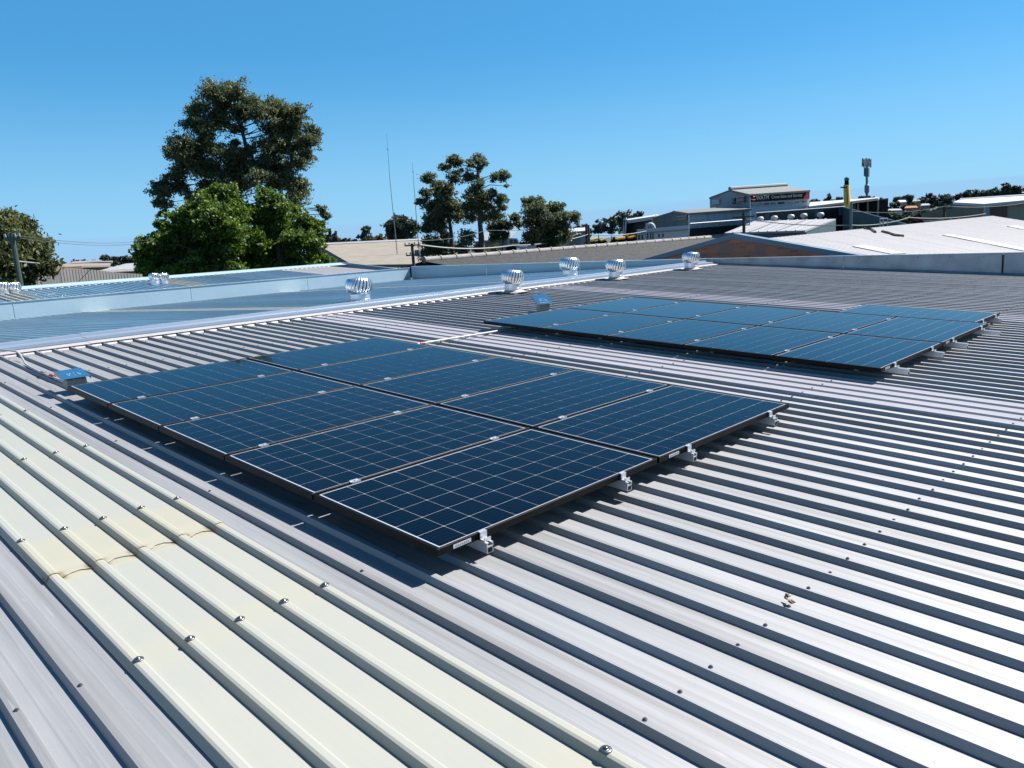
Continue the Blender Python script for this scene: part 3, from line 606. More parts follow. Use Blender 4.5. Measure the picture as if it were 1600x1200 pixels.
# ------------------------------------------------------------------ neighbouring workshop behind the valley parapet
XN, ZN = -20.5, 6.70
NB = thing('workshop', 'low workshop with blue ribbed roof and wide ridge capping behind the left parapet', 'building')
GA = math.atan2(ZN - 6.42, -16.56 - XN); LN = (-16.56 - XN) / math.cos(GA)
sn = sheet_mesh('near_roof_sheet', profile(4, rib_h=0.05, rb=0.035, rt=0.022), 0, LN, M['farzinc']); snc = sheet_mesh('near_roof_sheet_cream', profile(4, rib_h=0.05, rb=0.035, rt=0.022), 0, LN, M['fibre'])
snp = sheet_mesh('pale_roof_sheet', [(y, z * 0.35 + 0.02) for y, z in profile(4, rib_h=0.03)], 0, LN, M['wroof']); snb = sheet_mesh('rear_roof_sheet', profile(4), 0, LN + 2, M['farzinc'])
k0 = -41
for q in range(29):
    y = V0 + RP * k0 + q * 4 * RP * 1.06
    if y + 4 * RP * 1.06 > 16.4: break
    c_ = q in (14, 20)
    pale = y > 12.4
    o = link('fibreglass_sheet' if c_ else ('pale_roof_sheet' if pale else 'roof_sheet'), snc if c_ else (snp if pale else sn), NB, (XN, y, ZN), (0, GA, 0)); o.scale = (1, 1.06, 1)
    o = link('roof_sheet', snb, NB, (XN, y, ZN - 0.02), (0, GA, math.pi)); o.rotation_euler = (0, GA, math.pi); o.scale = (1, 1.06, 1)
    for r_ in range(4):
        ob = link('flange_tab', tabm, NB, (XN + 0.04, y + r_ * RP * 1.06, ZN + 0.004), (0, GA, 0)); ob.scale = (2.0, 1.06, 1.3)
for y0, y1, dz in ((-8, 2.0, 0), (1.98, 9.0, 0.004), (8.98, 16.55, 0)):
    sweep('ridge_cap', [(XN + 0.06, ZN + 0.045 + dz), (XN - 0.25, ZN + 0.085 + dz), (XN - 0.45, ZN + 0.125 + dz), (XN - 0.75, ZN + 0.135 + dz), (XN - 1.0, ZN + 0.10 + dz), (XN - 1.5, ZN + 0.02 + dz)], y0, y1, M['flash'], NB)
b = MB(); b.prism([(-16.6, 16.46, 6.0), (-16.6, 16.46, 6.44), (XN, 16.46, ZN + 0.11), (XN - 0.7, 16.46, ZN + 0.15), (-26.4, 16.46, 6.30), (-26.4, 16.46, 6.0)], (0, 0.1, 0)); wpart(b, 'barge_flashing', M['cap'], NB)
b = MB(); b.box((-26.3, -8, 0.02), (-16.7, 16.40, 6.1)); wpart(b, 'wall', M['cladlight'], NB)
for px, py, d, lab in ((242, 440, 28.0, 'small whirlybird vent on the left ridge, left one of the pair before the green tree'), (256, 440, 28.2, 'small whirlybird vent on the left ridge, right one of the pair before the green tree'), (6, 459, 28.0, 'small whirlybird vent at the left edge of the photo, left one of its pair'), (23, 459, 28.1, 'small whirlybird vent near the left edge of the photo, right one of its pair')):
    p = at(px, py, d); k = 0.175 if px > 100 else 0.21
    ventilator((p.x, p.y, p.z - 0.08), k, lab, 'whirlybird vents on the left ridge', base=False, nb=14, throat=0.18)

# ------------------------------------------------------------------ brick gable neighbour with the white roof
GB = thing('factory', 'red brick factory with blue-grey gable barge and long white roof beyond the end parapet', 'building')
YG = 17.7
ap = at_y(1148, 372, YG); lb_ = at_y(1026, 406, YG); rb_ = at_y(1330, 404, YG)
sR = (rb_.z - ap.z) / (rb_.x - ap.x); sL = (ap.z - lb_.z) / (ap.x - lb_.x)
lo_l = Vector((ap.x - 7.5, YG, ap.z - 7.5 * sL)); lo_r = Vector((ap.x + 9, YG, ap.z + 9 * sR))
b = MB(); b.prism([(lo_l.x, YG, 0.02), (lo_r.x, YG, 0.02), (lo_r.x, YG, lo_r.z), (ap.x, YG, ap.z), (lo_l.x, YG, lo_l.z)], (0, 0.24, 0)); wpart(b, 'brick_wall', M['brick'], GB)
for e in (lo_l, lo_r):
    b = MB(); th = Vector((0, 0, 0.135)); b.prism([(ap.x, YG - 0.06, ap.z - 0.012), (e.x, YG - 0.06, e.z - 0.012), (e.x, YG - 0.06, e.z + 0.125), (ap.x, YG - 0.06, ap.z + 0.125)], (0, 0.34, 0)); wpart(b, 'barge_capping', M['fascia'], GB)
# white roof: ridge climbs away to the right, slope falls towards +X
A0 = at(1140, 378.2, 23.0); B0 = at(1551, 337.3, 50.0); rd = (B0 - A0); fall = Vector((math.cos(math.radians(-6)), math.sin(math.radians(-6)), -0.235)); fall.normalize()
up_ = rd.normalized().cross(fall); up_ = up_ if up_.z > 0 else -up_
NS = 12; WS = 11.5
for i in range(NS):
    a = A0 + rd * (i / NS); c = A0 + rd * ((i + 1) / NS) - rd.normalized() * 0.012
    b = MB(); b.prism([a, c, c + fall * WS, a + fall * WS], -up_ * 0.03)
    nr = 9
    for q in range(nr):
        p = a + (c - a) * ((q + 0.5) / nr); e = (c - a).normalized()
        b.prism([p - e * 0.03, p + e * 0.03, p + e * 0.018 + up_ * 0.009, p - e * 0.018 + up_ * 0.009], fall * WS)
    wpart(b, 'roof_sheet', M['wroof'], GB)
    b = MB(); b.prism([a, a + fall.reflect(Vector((1, 0, 0))) * 5, c + fall.reflect(Vector((1, 0, 0))) * 5, c], -up_ * 0.03); wpart(b, 'rear_roof_sheet', M['wroof'], GB)
def on_white(px, py):
    r = ray(px, py); return CW + r * ((A0 - CW).dot(up_) / r.dot(up_))
for q in ([(1332, 386), (1348, 383.5), (1415, 397), (1392, 398)], [(1472, 368), (1488, 367), (1600, 388), (1600, 393)], [(1573, 354), (1590, 353.5), (1620, 360), (1616, 363)]):
    b = MB(); b.prism([on_white(*p) + up_ * 0.004 for p in q], up_ * 0.026); wpart(b, 'skylight_sheet', M['wroof2'], GB)
for q in ([(1350, 358), (1362, 360), (1367, 364)], [(1378, 363), (1390, 366), (1398, 369), (1411, 370)]):
    b = MB(); b.tube([on_white(*p) + up_ * 0.03 for p in q], 0.055, 6); wpart(b, 'tar_patch', M['pole'], GB)
b = MB(); a = A0; b.box((A0.x + 0.5, YG + 0.3, 0.02), (A0.x + 11, 40, 4.2)); wpart(b, 'wall', M['cream'], GB)

# ------------------------------------------------------------------ fibre-cement roofed shed
AS = thing('old_shed', 'long old shed with dark grey corrugated fibre-cement roof and round ridge capping', 'building')
SLA = math.tan(math.radians(1.105)); XA = -33.0; ZA = CW.z - SLA * (CW.x - XA)
y0a = at_x(662, 408, XA).y; y1a = at_x(1110, 371, XA).y
pit = math.radians(9); WA = 12.0
nA = 24
cor = MB(); stepc = 0.177 * 1.6
npt = int((y1a - y0a) / (stepc / 4)); 
for s_, xx, zz in ((0, XA, ZA), (1, XA + WA * math.cos(pit), ZA - WA * math.sin(pit))):
    for i in range(npt + 1):
        y = y0a + (y1a - y0a) * i / npt; cor.v.append((xx, y, zz + 0.03 * math.sin(2 * math.pi * i / 4)))
for i in range(npt): cor.f.append((i, npt + 1 + i, npt + 2 + i, i + 1)); cor.mi.append(0)
wpart(cor, 'corrugated_roof', M['asb'], AS, True)
b = MB(); b.prism([(XA, y0a, ZA), (XA, y1a, ZA), (XA - 8, y1a, ZA - 1.3), (XA - 8, y0a, ZA - 1.3)], (0, 0, -0.06)); wpart(b, 'rear_roof', M['asb'], AS)
nseg = 26
for i in range(nseg):
    ya = y0a + (y1a - y0a) * i / nseg; yb = y0a + (y1a - y0a) * (i + 1) / nseg
    b = MB(); b.tube([(XA, ya, ZA + 0.07), (XA, ya + 0.08, ZA + 0.07), (XA, ya + 0.081, ZA + 0.05), (XA, yb - 0.02, ZA + 0.05)], [0.235, 0.235, 0.205, 0.205], 12); o = wpart(b, 'ridge_tile', M['asbcap'], AS); smooth_by_angle(o, 40)
b = MB(); b.box((XA - 7.7, y0a + 0.1, 0.02), (XA + WA - 0.6, y1a - 0.1, ZA - 2.3)); wpart(b, 'wall', M['grout'], AS)

# ------------------------------------------------------------------ buildings further off: facades measured along sight lines, extruded to real solids
def gz(p, z=None):
    q = Vector(p); q.z = hill(q.x, q.y) if z is None else z; return q
def away(px, depth):
    r = ray(px, 350); v = Vector((r.x, r.y, 0)).normalized(); return v * depth
def facade(parent, name, top, m, depth, mid, bottom=None):
    pts = [at(*p) for p in top]; low = [gz(pts[-1]), gz(pts[0])] if bottom is None else [at(*p) for p in bottom]
    b = MB(); b.prism(pts + low, away(mid, depth)); return wpart(b, name, m, parent)
def plate(parent, name, quad, m, th=0.12, mid=None):
    """flat solid facing us, pushed th towards the camera from the sight-line points"""
    pts = [at(*p) for p in quad]; mid = mid or quad[0][0]
    b = MB(); b.prism(pts, away(mid, -th)); return wpart(b, name, m, parent)
def roofslab(parent, name, quad, m, th=0.2):
    pts = [at(*p) for p in quad]; b = MB(); b.prism(pts, (0, 0, -th)); return wpart(b, name, m, parent)
def lettering(parent, name, txt, m, a, b_, c, th=0.06, shear=0.0, spacing=1.0):
    """text filling the box: a lower left, b lower right, c upper left (world points), on the face they span"""
    cu = bpy.data.curves.new(name, 'FONT'); cu.body = txt; cu.extrude = 0.0; cu.shear = shear; cu.space_character = spacing
    ob = bpy.data.objects.new(name, cu); COL.objects.link(ob); dg = bpy.context.evaluated_depsgraph_get(); dg.update()
    me = bpy.data.meshes.new_from_object(ob.evaluated_get(dg)); bpy.data.objects.remove(ob)
    xs_ = [v.co.x for v in me.vertices]; ys_ = [v.co.y for v in me.vertices]; x0, x1, y0, y1 = min(xs_), max(xs_), min(ys_), max(ys_)
    X = b_ - a; Y = c - a; N = X.cross(Y).normalized()
    if N.dot(CW - a) < 0: N = -N
    off = Vector(parent.location)
    for v in me.vertices: v.co = a + X * ((v.co.x - x0) / (x1 - x0)) + Y * ((v.co.y - y0) / (y1 - y0)) + N * th - off
    me.materials.clear(); me.materials.append(m)
    return link(name, me, parent)

# crane workshop with the big sign
D1 = 112
CWK = thing('crane_workshop', 'tall pale crane workshop with black and red sign under its eave', 'building')
facade(CWK, 'side_wall', [(1109, 309, 121), (1140, 297.5, 116), (1172, 304, D1)], M['cladgrey'], 12, 1150)
facade(CWK, 'front_wall', [(1172.3, 304, D1), (1265, 298, 120)], M['cladwhite'], 8, 1230)
roofslab(CWK, 'roof', [(1140, 296.5, 116), (1171, 303.5, 111.5), (1266, 297, 119.6), (1229, 290.5, 124)], M['roofolive'], 0.25)
roofslab(CWK, 'roof', [(1140, 296.5, 116), (1108, 308.5, 121), (1196, 304, 130), (1229, 290.5, 124)], M['roofolive'], 0.25)
b = MB(); b.tube([at(1140, 294.8, 115.9), at(1229, 289.0, 123.9)], 0.28, 8); wpart(b, 'ridge_vent', M['steel'], CWK)
sg = plate(CWK, 'sign_board', [(1172.5, 316, D1), (1264.5, 310, 120), (1264.5, 300, 120), (1172.5, 304.8, D1)], M['black'], 0.35)
plate(CWK, 'sign_red_corner', [(1255, 311.2, 118.7), (1264.3, 310.4, 119.5), (1264.3, 300.4, 119.5), (1260.5, 300.6, 119.2)], M['signred'], 0.1)
o_ = away(1210, -0.55)
def sp(px, py): f = (px - 1172.5) / 92; return at(px, py, D1 + 8 * f) + o_
lettering(CWK, 'lettering', 'WATM', M['white'], sp(1181.5, 312.8), sp(1201, 311.4), sp(1181.5, 306.2), 0.05, shear=0.15)
lettering(CWK, 'lettering', 'Crane Sales and Service', M['white'], sp(1205, 310.6), sp(1252.5, 307.2), sp(1205, 305.6), 0.05)
b = MB(); b.tube([sp(1180.5, 306.8), sp(1177, 308.4), sp(1174.6, 312), sp(1177, 313), sp(1181, 311.6)], [0.02, 0.1, 0.12, 0.08, 0.02], 6); wpart(b, 'swoosh_emblem', M['signred'], CWK)
pl = plate(CWK, 'logo_strip', [(1172.5, 322.5, D1), (1263.5, 317, 120), (1263.5, 311.2, 120), (1172.5, 316.4, D1)], M['white'], 0.25)
for x0, x1, m_ in ((1174, 1180.5, 'bluelid'), (1184, 1190, 'cladteal'), (1193, 1202, 'signred'), (1204, 1212, 'roofolive'), (1215, 1226, 'black'), (1229, 1239, 'cladlight'), (1243, 1249, 'bluelid'), (1253, 1261, 'cladteal')):
    yb = 321.2 - (x0 - 1172) * 0.058; plate(CWK, 'sponsor_plate', [(x0, yb, D1 + 8 * (x0 - 1172.5) / 92 - 0.3), (x1, yb - 0.4, D1 + 8 * (x1 - 1172.5) / 92 - 0.3), (x1, yb - 3.0, D1 + 8 * (x1 - 1172.5) / 92 - 0.3), (x0, yb - 2.6, D1 + 8 * (x0 - 1172.5) / 92 - 0.3)], M[m_], 0.1)
plate(CWK, 'wall_sign', [(1150.5, 318, 114.6), (1163.5, 316.6, 112.9), (1163.5, 306.4, 112.9), (1150.5, 308, 114.6)], M['white'], 0.3)
plate(CWK, 'wall_sign_panel', [(1151.3, 317.2, 114.2), (1162.8, 315.9, 112.7), (1162.8, 307.2, 112.7), (1151.3, 308.8, 114.2)], M['signred'], 0.12)
lettering(CWK, 'lettering', 'HIAB', M['white'], at(1152.3, 315.6, 113.7), at(1161.8, 314.4, 112.2), at(1152.3, 310.2, 113.7), 0.03)
plate(CWK, 'logo_emblem', [(1144, 318.6, 115.2), (1149.8, 318, 114.7), (1149.8, 309.6, 114.7), (1144, 310.6, 115.2)], M['black'], 0.2)
b = MB(); e_ = away(1147, -0.3); b.tube([at(1147 + 2 * math.cos(q * 0.8), 313.6 + 2.4 * math.sin(q * 0.8), 114.9) + e_ for q in range(7)], 0.07, 6); wpart(b, 'logo_ring', M['white'], CWK)
plate(CWK, 'wall_sign', [(1112, 320, 120), (1124, 318.6, 118.4), (1124, 311.5, 118.4), (1112, 313, 120)], M['cladwhite'], 0.12)
# clerestory shed below it
CS = thing('clerestory_shed', 'dark glazed shed with teal gable standing below the sign workshop', 'building')
facade(CS, 'glazing_wall', [(1182, 333.5, 100), (1317, 323.5, 106)], M['claddark'], 6, 1250)
for i in range(14):
    x = 1185 + i * 9.6; y = 333.3 - (x - 1182) * 0.0741; d = 100 + 6 * (x - 1182) / 135
    plate(CS, 'window_pane', [(x, y + 13, d - 0.05), (x + 7.6, y + 12.4, d + 0.28), (x + 7.6, y + 1.6, d + 0.28), (x, y + 2.2, d - 0.05)], M['cladteal'] if i % 4 == 1 else M['claddark'], 0.08)
b = MB(); b.tube([at(1181, 333, 99.8), at(1320, 322.6, 105.8)], 0.07, 6); wpart(b, 'fascia_beam', M['cladlight'], CS)
facade(CS, 'gable_wall', [(1317.3, 323.8, 105), (1326, 326, 103), (1442, 358, 92)], M['cladteal'], 7, 1360)
b = MB(); b.tube([at(1317, 323.3, 104.9), at(1326, 325.6, 102.9), at(1443, 357.8, 91.9)], 0.06, 6); wpart(b, 'barge', M['cladlight'], CS)
# white roofed annexe in front of it
AN = thing('annexe', 'white roofed annexe with four small ridge vents in front of the dark glazed shed', 'building')
aq = [(1132, 364, 70), (1258, 360, 66), (1306, 342, 84), (1178, 345.5, 88)]
roofslab(AN, 'roof', aq, M['wroof'], 0.15)
for i in range(1, 9):
    f = i / 9; p = [Vector(at(*q)) for q in aq]; lo = p[0].lerp(p[1], f); hi = p[3].lerp(p[2], f); b = MB(); b.tube([lo + Vector((0, 0, .03)), hi + Vector((0, 0, .03))], 0.05, 5); wpart(b, 'roof_batten', M['wroof2'] if i % 3 else M['fencegrey'], AN)
facade(AN, 'wall', [(1132, 365.2, 70.3), (1258, 361.2, 66.3), (1306, 343.2, 84)], M['cladteal'], 4, 1220)
for x, y in ((1188, 347), (1210, 345.5), (1236, 343.5), (1256, 342), (1282, 340.5)):
    p = at(x, y, 86.5); b = MB(); b.lathe([(0.16, -0.5), (0.16, 0.1), (0.30, 0.15), (0.36, 0.32), (0.28, 0.50), (0, 0.56)], 12, c=p); wpart(b, 'ridge_vent', M['white'], AN, True)
# pale blue workshop left of the sign building
LW = thing('crane_shed', 'pale blue crane shed with olive roof left of the sign workshop', 'building')
facade(LW, 'end_wall', [(1020, 340, 112), (1051, 330.5, 110), (1076, 333.5, 104)], M['cladteal'], 10, 1050)
facade(LW, 'front_wall', [(1076.4, 333, 104), (1172, 325.5, 110)], M['cladlight'], 8, 1120)
roofslab(LW, 'roof', [(1051, 329.3, 110), (1075, 333, 103.7), (1174, 326, 109.4), (1128, 323.8, 117)], M['roofolive'], 0.25)
plate(LW, 'painted_board', [(1050, 345.5, 106.3), (1073.5, 343.5, 104.2), (1073.5, 334.5, 104.2), (1050, 336, 106.3)], M['cladteal'], 0.35)
lettering(LW, 'lettering', 'Crane Sales and', M['cladwhite'], at(1057.5, 340.0, 105.1), at(1072.3, 338.6, 103.7), at(1057.5, 337.2, 105.1), 0.04)
lettering(LW, 'lettering', 'Service WA', M['cladwhite'], at(1060, 344, 105.1), at(1071.5, 342.8, 103.7), at(1060, 341.2, 105.1), 0.04)
for x in (1105, 1131):
    b = MB(); b.tube([at(x, 333.5 - (x - 1076) * .08, 104 + (x - 1076) * .0625) + away(x, -0.1), at(x, 356 - (x - 1076) * .08, 104 + (x - 1076) * .0625) + away(x, -0.1)], 0.06, 5); wpart(b, 'downpipe', M['steel'], LW)
pl = plate(LW, 'dark_opening', [(1077, 370, 103.9), (1165, 362, 109), (1165, 350.5, 109), (1077, 357.5, 103.9)], M['claddark'], 0.25)
for i in range(20):
    x = 1079 + i * 4.4; y = 349.5 - (x - 1079) * 0.075; d = 103.7 + (x - 1076) * .0625; b = MB(); b.tube([at(x, y, d) + away(x, -0.4), at(x, y + 7.5, d) + away(x, -0.4)], 0.05, 4); wpart(b, 'balustrade_post', M['steel'], LW)
b = MB(); b.tube([at(1078, 349.5, 103.4), at(1167, 342.8, 109)], 0.07, 5); wpart(b, 'handrail', M['steel'], LW)
# office with arch window
OF = thing('office', 'low white office with a round arch over its door and narrow dark windows', 'building')
facade(OF, 'wall', [(995, 358.5, 92), (1009, 357.5, 91.2), (1076, 352, 88)], M['cladwhite'], 6, 1035)
b = MB(); o2 = away(1015, -0.25); b.tube([at(1016 + 6.2 * math.cos(a), 357 - 7.5 * math.sin(a), 90.6) + o2 for a in [math.pi * q / 12 for q in range(13)]], 0.17, 6); wpart(b, 'arch', M['cladwhite'], OF)
b = MB(); b.prism([at(1016 + 5.4 * math.cos(a), 357 - 6.6 * math.sin(a), 90.9) for a in [math.pi * q / 12 for q in range(13)]], away(1015, 0.3)); wpart(b, 'arch_glass', M['fascia'], OF)
for x0, x1, y0, y1 in ((997, 999.3, 367.5, 374.5), (1002.3, 1004.6, 367, 374.2), (1010.3, 1013, 364, 374), (1015.5, 1017.4, 363.5, 374), (1019.2, 1021.2, 363.2, 374), (1028.5, 1031, 365.5, 371.5), (1034.5, 1037, 365, 371)):
    d = 92 - 4 * (x0 - 995) / 81; plate(OF, 'window', [(x0, y1, d), (x1, y1, d - .1), (x1, y0, d - .1), (x0, y0, d)], M['claddark'], 0.14)
plate(OF, 'fascia_band', [(995, 364.4, 91.9), (1076, 358.6, 88), (1076, 359.6, 88), (995, 365.4, 91.9)][::-1], M['steel'], 0.2)
# green shed behind
GS = thing('green_shed', 'dark green open shed with white skillion roof left of the pale blue crane shed', 'building')
facade(GS, 'wall', [(974, 344, 128), (1028, 339, 124)], M['cladgreen'], 10, 1000)
roofslab(GS, 'roof', [(981, 344, 126), (1029, 337, 121), (1028, 334.8, 128), (978, 342.4, 134)], M['white'], 0.5)
b = MB(); b.prism([at(974, 342, 130), at(979, 342.5, 126), gz(at(972, 372, 126)), gz(at(968, 372, 130))], away(975, 1)); wpart(b, 'side_screen', M['cladlight'], GS)
# dark open building right of the crane boom
DB = thing('open_shed', 'dark open sided shed with pale skillion roof behind the yellow crane boom', 'building')
facade(DB, 'wall', [(1338, 316.5, 122), (1388, 309.5, 118)], M['claddark'], 10, 1360)
roofslab(DB, 'roof', [(1264, 322.5, 118), (1372, 309.5, 116), (1374, 308.3, 123), (1266, 316, 128)], M['white'], 0.3)
facade(DB, 'rear_wall', [(1264, 323.5, 121), (1338, 317.5, 121)], M['cladteal'], 8, 1300)
for x in (1341, 1356, 1372): b = MB(); b.tube([at(x, 316 - (x - 1338) * .13, 117.5), gz(at(x, 340, 117.5))], 0.12, 5); wpart(b, 'post', M['steel'], DB)
# tan shed far right
TS = thing('tan_shed', 'tan shed with brown roller door and pale roof at the right edge', 'building')
facade(TS, 'side_wall', [(1440, 334, 98), (1490, 316.8, 96), (1538, 319.2, 88)], M['tan'], 12, 1490)
facade(TS, 'front_wall', [(1538.4, 319.2, 88), (1640, 309.5, 92)], M['cream'], 9, 1590)
roofslab(TS, 'roof', [(1489, 316, 96), (1538, 318.5, 87.5), (1645, 308.6, 91.5), (1645, 303, 100), (1500, 311.8, 102)], M['cladwhite'], 0.25)
plate(TS, 'corner_panel', [(1538.6, 345, 87.9), (1547, 344.5, 88.2), (1547, 318.6, 88.2), (1538.6, 319.4, 87.9)], M['cladlight'], 0.15)
plate(TS, 'roller_door', [(1547.3, 345, 88.1), (1574, 343, 89.2), (1574, 317, 89.2), (1547.3, 319, 88.1)], M['brown'], 0.12)
roofslab(TS, 'ridge_vent', [(1500, 311.4, 101.5), (1645, 302, 99.5), (1645, 300.6, 99.7), (1500, 310, 101.7)], M['white'], 0.35)
RT = thing('red_truck', 'small red flatbed truck parked beside the tan shed', 'truck')
b = MB(); b.prism([at(1424, 346.5, 80), at(1441, 345, 80), at(1441, 341, 80), at(1436, 338.6, 80), at(1428, 341, 80)], away(1430, 1.6)); wpart(b, 'cab', M['signred'], RT)
b = MB(); b.prism([at(1422, 349.5, 80), at(1500, 343.5, 78), at(1500, 341.8, 78), at(1422, 346.8, 80)], away(1450, 2.0)); wpart(b, 'tray', M['tan'], RT)
for x in (1428, 1438, 1480, 1492):
    c = at(x, 350.5 - (x - 1422) * .07, 79.4); b = MB(); b.tube([c, c + away(x, 0.25)], 0.32, 12); wpart(b, 'wheel', M['black'], RT)
# beige roof left of the eucalypts
BR = thing('tiled_hall', 'hall with broad beige roof and dark gable behind the left parapet', 'building')
roofslab(BR, 'roof', [(551, 414, 72), (700, 412, 68), (690, 374, 96), (497, 383, 94)], M['beigeroof'], 0.25)
b = MB(); b.tube([at(496, 382.5, 94), at(690, 373.6, 96)], 0.2, 6); wpart(b, 'ridge_capping', M['white'], BR)
facade(BR, 'gable_wall', [(493, 384.5, 93.5), (498, 384.5, 93.4), (551, 415, 71.8)], M['darkroof'], 6, 500)
plate(BR, 'roof_hatch', [(541, 394.5, 84), (551, 396.6, 84), (555, 396, 85), (545, 393.8, 85)], M['wroof2'], 0.1)
# left: grey fence, orange roof and pale sheds
FN = thing('sheet_fence', 'tall grey ribbed sheet fence below the orange tiled roof at left', 'fence')
N_ = 36
for i in range(N_):
    f0 = i / N_; f1 = (i + 1) / N_; x0 = 50 + 172 * f0; x1 = 50 + 172 * f1; tp = lambda x: 424 - 4.4 * math.exp(-((x - 110) / 45.0) ** 2) + max(0, x - 150) * 0.06
    d0, d1 = 44 + 4 * f0, 44 + 4 * f1; a = at(x0, tp(x0), d0); c = at(x1, tp(x1), d1); e = (c - a) * 0.12; n_ = away(x0, 0.05)
    b = MB(); b.prism([a, a + e - n_, c - e - n_, c, gz(c), gz(c - e) - n_, gz(a + e) - n_, gz(a)], n_ * 0.4 + Vector((0, 0, 0))); wpart(b, 'fence_sheet', M['fencegrey'], FN)
OR = thing('tiled_house', 'house with low orange tiled roof behind the grey sheet fence', 'house')
facade(OR, 'wall', [(84, 419.5, 66), (127, 416, 66)], M['cream'], 7, 105)
roofslab(OR, 'roof', [(80, 420.5, 65), (130, 419, 65), (124, 416.2, 71), (90, 417.2, 71)], M['orange'], 0.2)
P1 = thing('pale_shed', 'long pale shed with white roof beyond the fence, left of the green trees', 'building')
facade(P1, 'wall', [(150, 422.5, 74), (224, 419, 78)], M['cream'], 8, 190)
roofslab(P1, 'roof', [(158, 422, 73), (222, 419.4, 77), (216, 410.5, 100), (196, 412, 100)], M['wroof'], 0.2)
P2 = thing('cream_shed', 'cream roofed shed beyond the orange roof', 'building')
facade(P2, 'wall', [(84, 416, 105), (172, 415, 110)], M['cream'], 8, 140)
roofslab(P2, 'roof', [(86, 416.5, 104), (170, 414.6, 109), (176, 407.5, 140), (108, 410, 140)], M['beigeroof'], 0.2)
P3 = thing('far_shed', 'far pale shed on the skyline left of the green trees', 'building')
facade(P3, 'wall', [(110, 410.6, 170), (160, 407, 170)], M['grout'], 10, 130)
roofslab(P3, 'roof', [(109, 411, 169), (161, 408, 169), (158, 406.2, 185), (114, 408.8, 185)], M['wroof'], 0.3)
P4 = thing('left_shed', 'white shed glimpsed through the branches of the left tree', 'building')
facade(P4, 'wall', [(-30, 412, 60), (24, 410, 60)], M['cladwhite'], 8, 0)
roofslab(P4, 'roof', [(-30, 411.5, 59.5), (26, 409.4, 59.5), (20, 406, 68), (-30, 407, 68)], M['wroof'], 0.2)
# house and truck behind the pair of eucalypts
HS = thing('workshop_house', 'pale workshop with grey roof behind the pair of eucalypts', 'building')
facade(HS, 'wall', [(742, 377, 92), (795, 372, 92)], M['grout'], 6, 770)
roofslab(HS, 'roof', [(740, 377.4, 91), (797, 372, 91), (812, 358, 112), (760, 362, 112)], M['cladgrey'], 0.2)
HS2 = thing('grey_workshop', 'long workshop with pale roof between the eucalypts and the crane yard', 'building')
facade(HS2, 'wall', [(872, 364, 150), (915, 360, 150)], M['cladgrey'], 6, 890)
roofslab(HS2, 'roof', [(870, 364.4, 149), (917, 360, 149), (915, 355.5, 170), (886, 357, 170)], M['cladwhite'], 0.2)
HS3 = thing('yellow_shed', 'small ochre shed at the foot of the bushy eucalypt', 'building')
facade(HS3, 'wall', [(888, 371, 82), (906, 365, 82)], M['cream'], 4, 897)
roofslab(HS3, 'roof', [(887, 371.2, 81.6), (907, 365, 81.6), (908, 363.5, 87), (890, 369, 87)], M['tan'], 0.15)
TK = thing('white_truck', 'white truck cab seen between the eucalypts', 'truck')
b = MB(); b.prism([at(792, 389, 62), at(812, 387.5, 62), at(812, 380, 62), at(808, 372.5, 62), at(794, 372, 62)], away(800, 2.2)); wpart(b, 'cab', M['white'], TK)
plate(TK, 'window', [(796, 380.5, 61.9), (801, 380.3, 61.9), (801, 374, 61.9), (796, 374, 61.9)], M['claddark'], 0.05); plate(TK, 'window', [(803, 380.3, 61.9), (809, 380, 61.9), (806.6, 374, 61.9), (803, 374, 61.9)], M['claddark'], 0.05)
b = MB(); b.prism([at(812.2, 390, 62), at(838, 388, 61), at(838, 384, 61), at(812.2, 385, 62)], away(820, 2.2)); wpart(b, 'tray', M['cladwhite'], TK)
for x, y in ((799, 391.5), (832, 390)):
    c = at(x, y, 61.7); b = MB(); b.tube([c, c + away(x, 0.3)], 0.45, 14); wpart(b, 'wheel', M['black'], TK)
# yellow machines in the yard
def machine(px, py, w, h, d, lab):
    t = thing('yellow_crane', lab, 'crane'); dx = w / 2
    b = MB(); b.prism([at(px - dx, py, d), at(px + dx, py - w * .05, d), at(px + dx, py - h * .45, d), at(px - dx, py - h * .45, d)], away(px, 2.4)); wpart(b, 'chassis', M['yellow'], t)
    b = MB(); b.prism([at(px - dx * .95, py - h * .47, d), at(px - dx * .35, py - h * .47, d), at(px - dx * .45, py - h, d), at(px - dx * .9, py - h * .95, d)], away(px, 2.0)); wpart(b, 'cab', M['yellow'], t)
    plate(t, 'window', [(px - dx * .85, py - h * .55, d), (px - dx * .5, py - h * .55, d), (px - dx * .55, py - h * .9, d), (px - dx * .82, py - h * .86, d)], M['claddark'], 0.06)
    b = MB(); b.tube([at(px - dx * .2, py - h * .6, d - .3), at(px + dx * 1.05, py - h * .85, d - .3)], 0.16, 6); wpart(b, 'boom', M['yellow'], t)
    for f in (-.7, -.3, .35, .75):
        c = at(px + dx * f, py + h * .05, d - .15); b = MB(); b.tube([c, c + away(px, 0.35)], 0.5, 12); wpart(b, 'wheel', M['black'], t)
machine(925, 382, 19, 11, 105, 'yellow yard crane nearest the bushy eucalypt')
machine(940, 380.5, 12, 8, 112, 'small yellow machine between the two yard cranes')
machine(966, 379.5, 20, 10, 100, 'yellow yard crane in the middle of the crane yard')
machine(985, 378, 17, 11, 97, 'yellow yard crane beside the white office')
YB_ = thing('yellow_boom', 'yellow crane boom leaning out of the dark green shed', 'crane'); b = MB(); b.tube([at(1019, 356, 116), at(1026, 338.5, 117)], [0.55, 0.35], 6); wpart(b, 'boom', M['yellow'], YB_)
b = MB(); b.tube([at(1023, 357, 116), at(1027.5, 341, 117)], 0.22, 6); wpart(b, 'ram', M['black'], YB_)
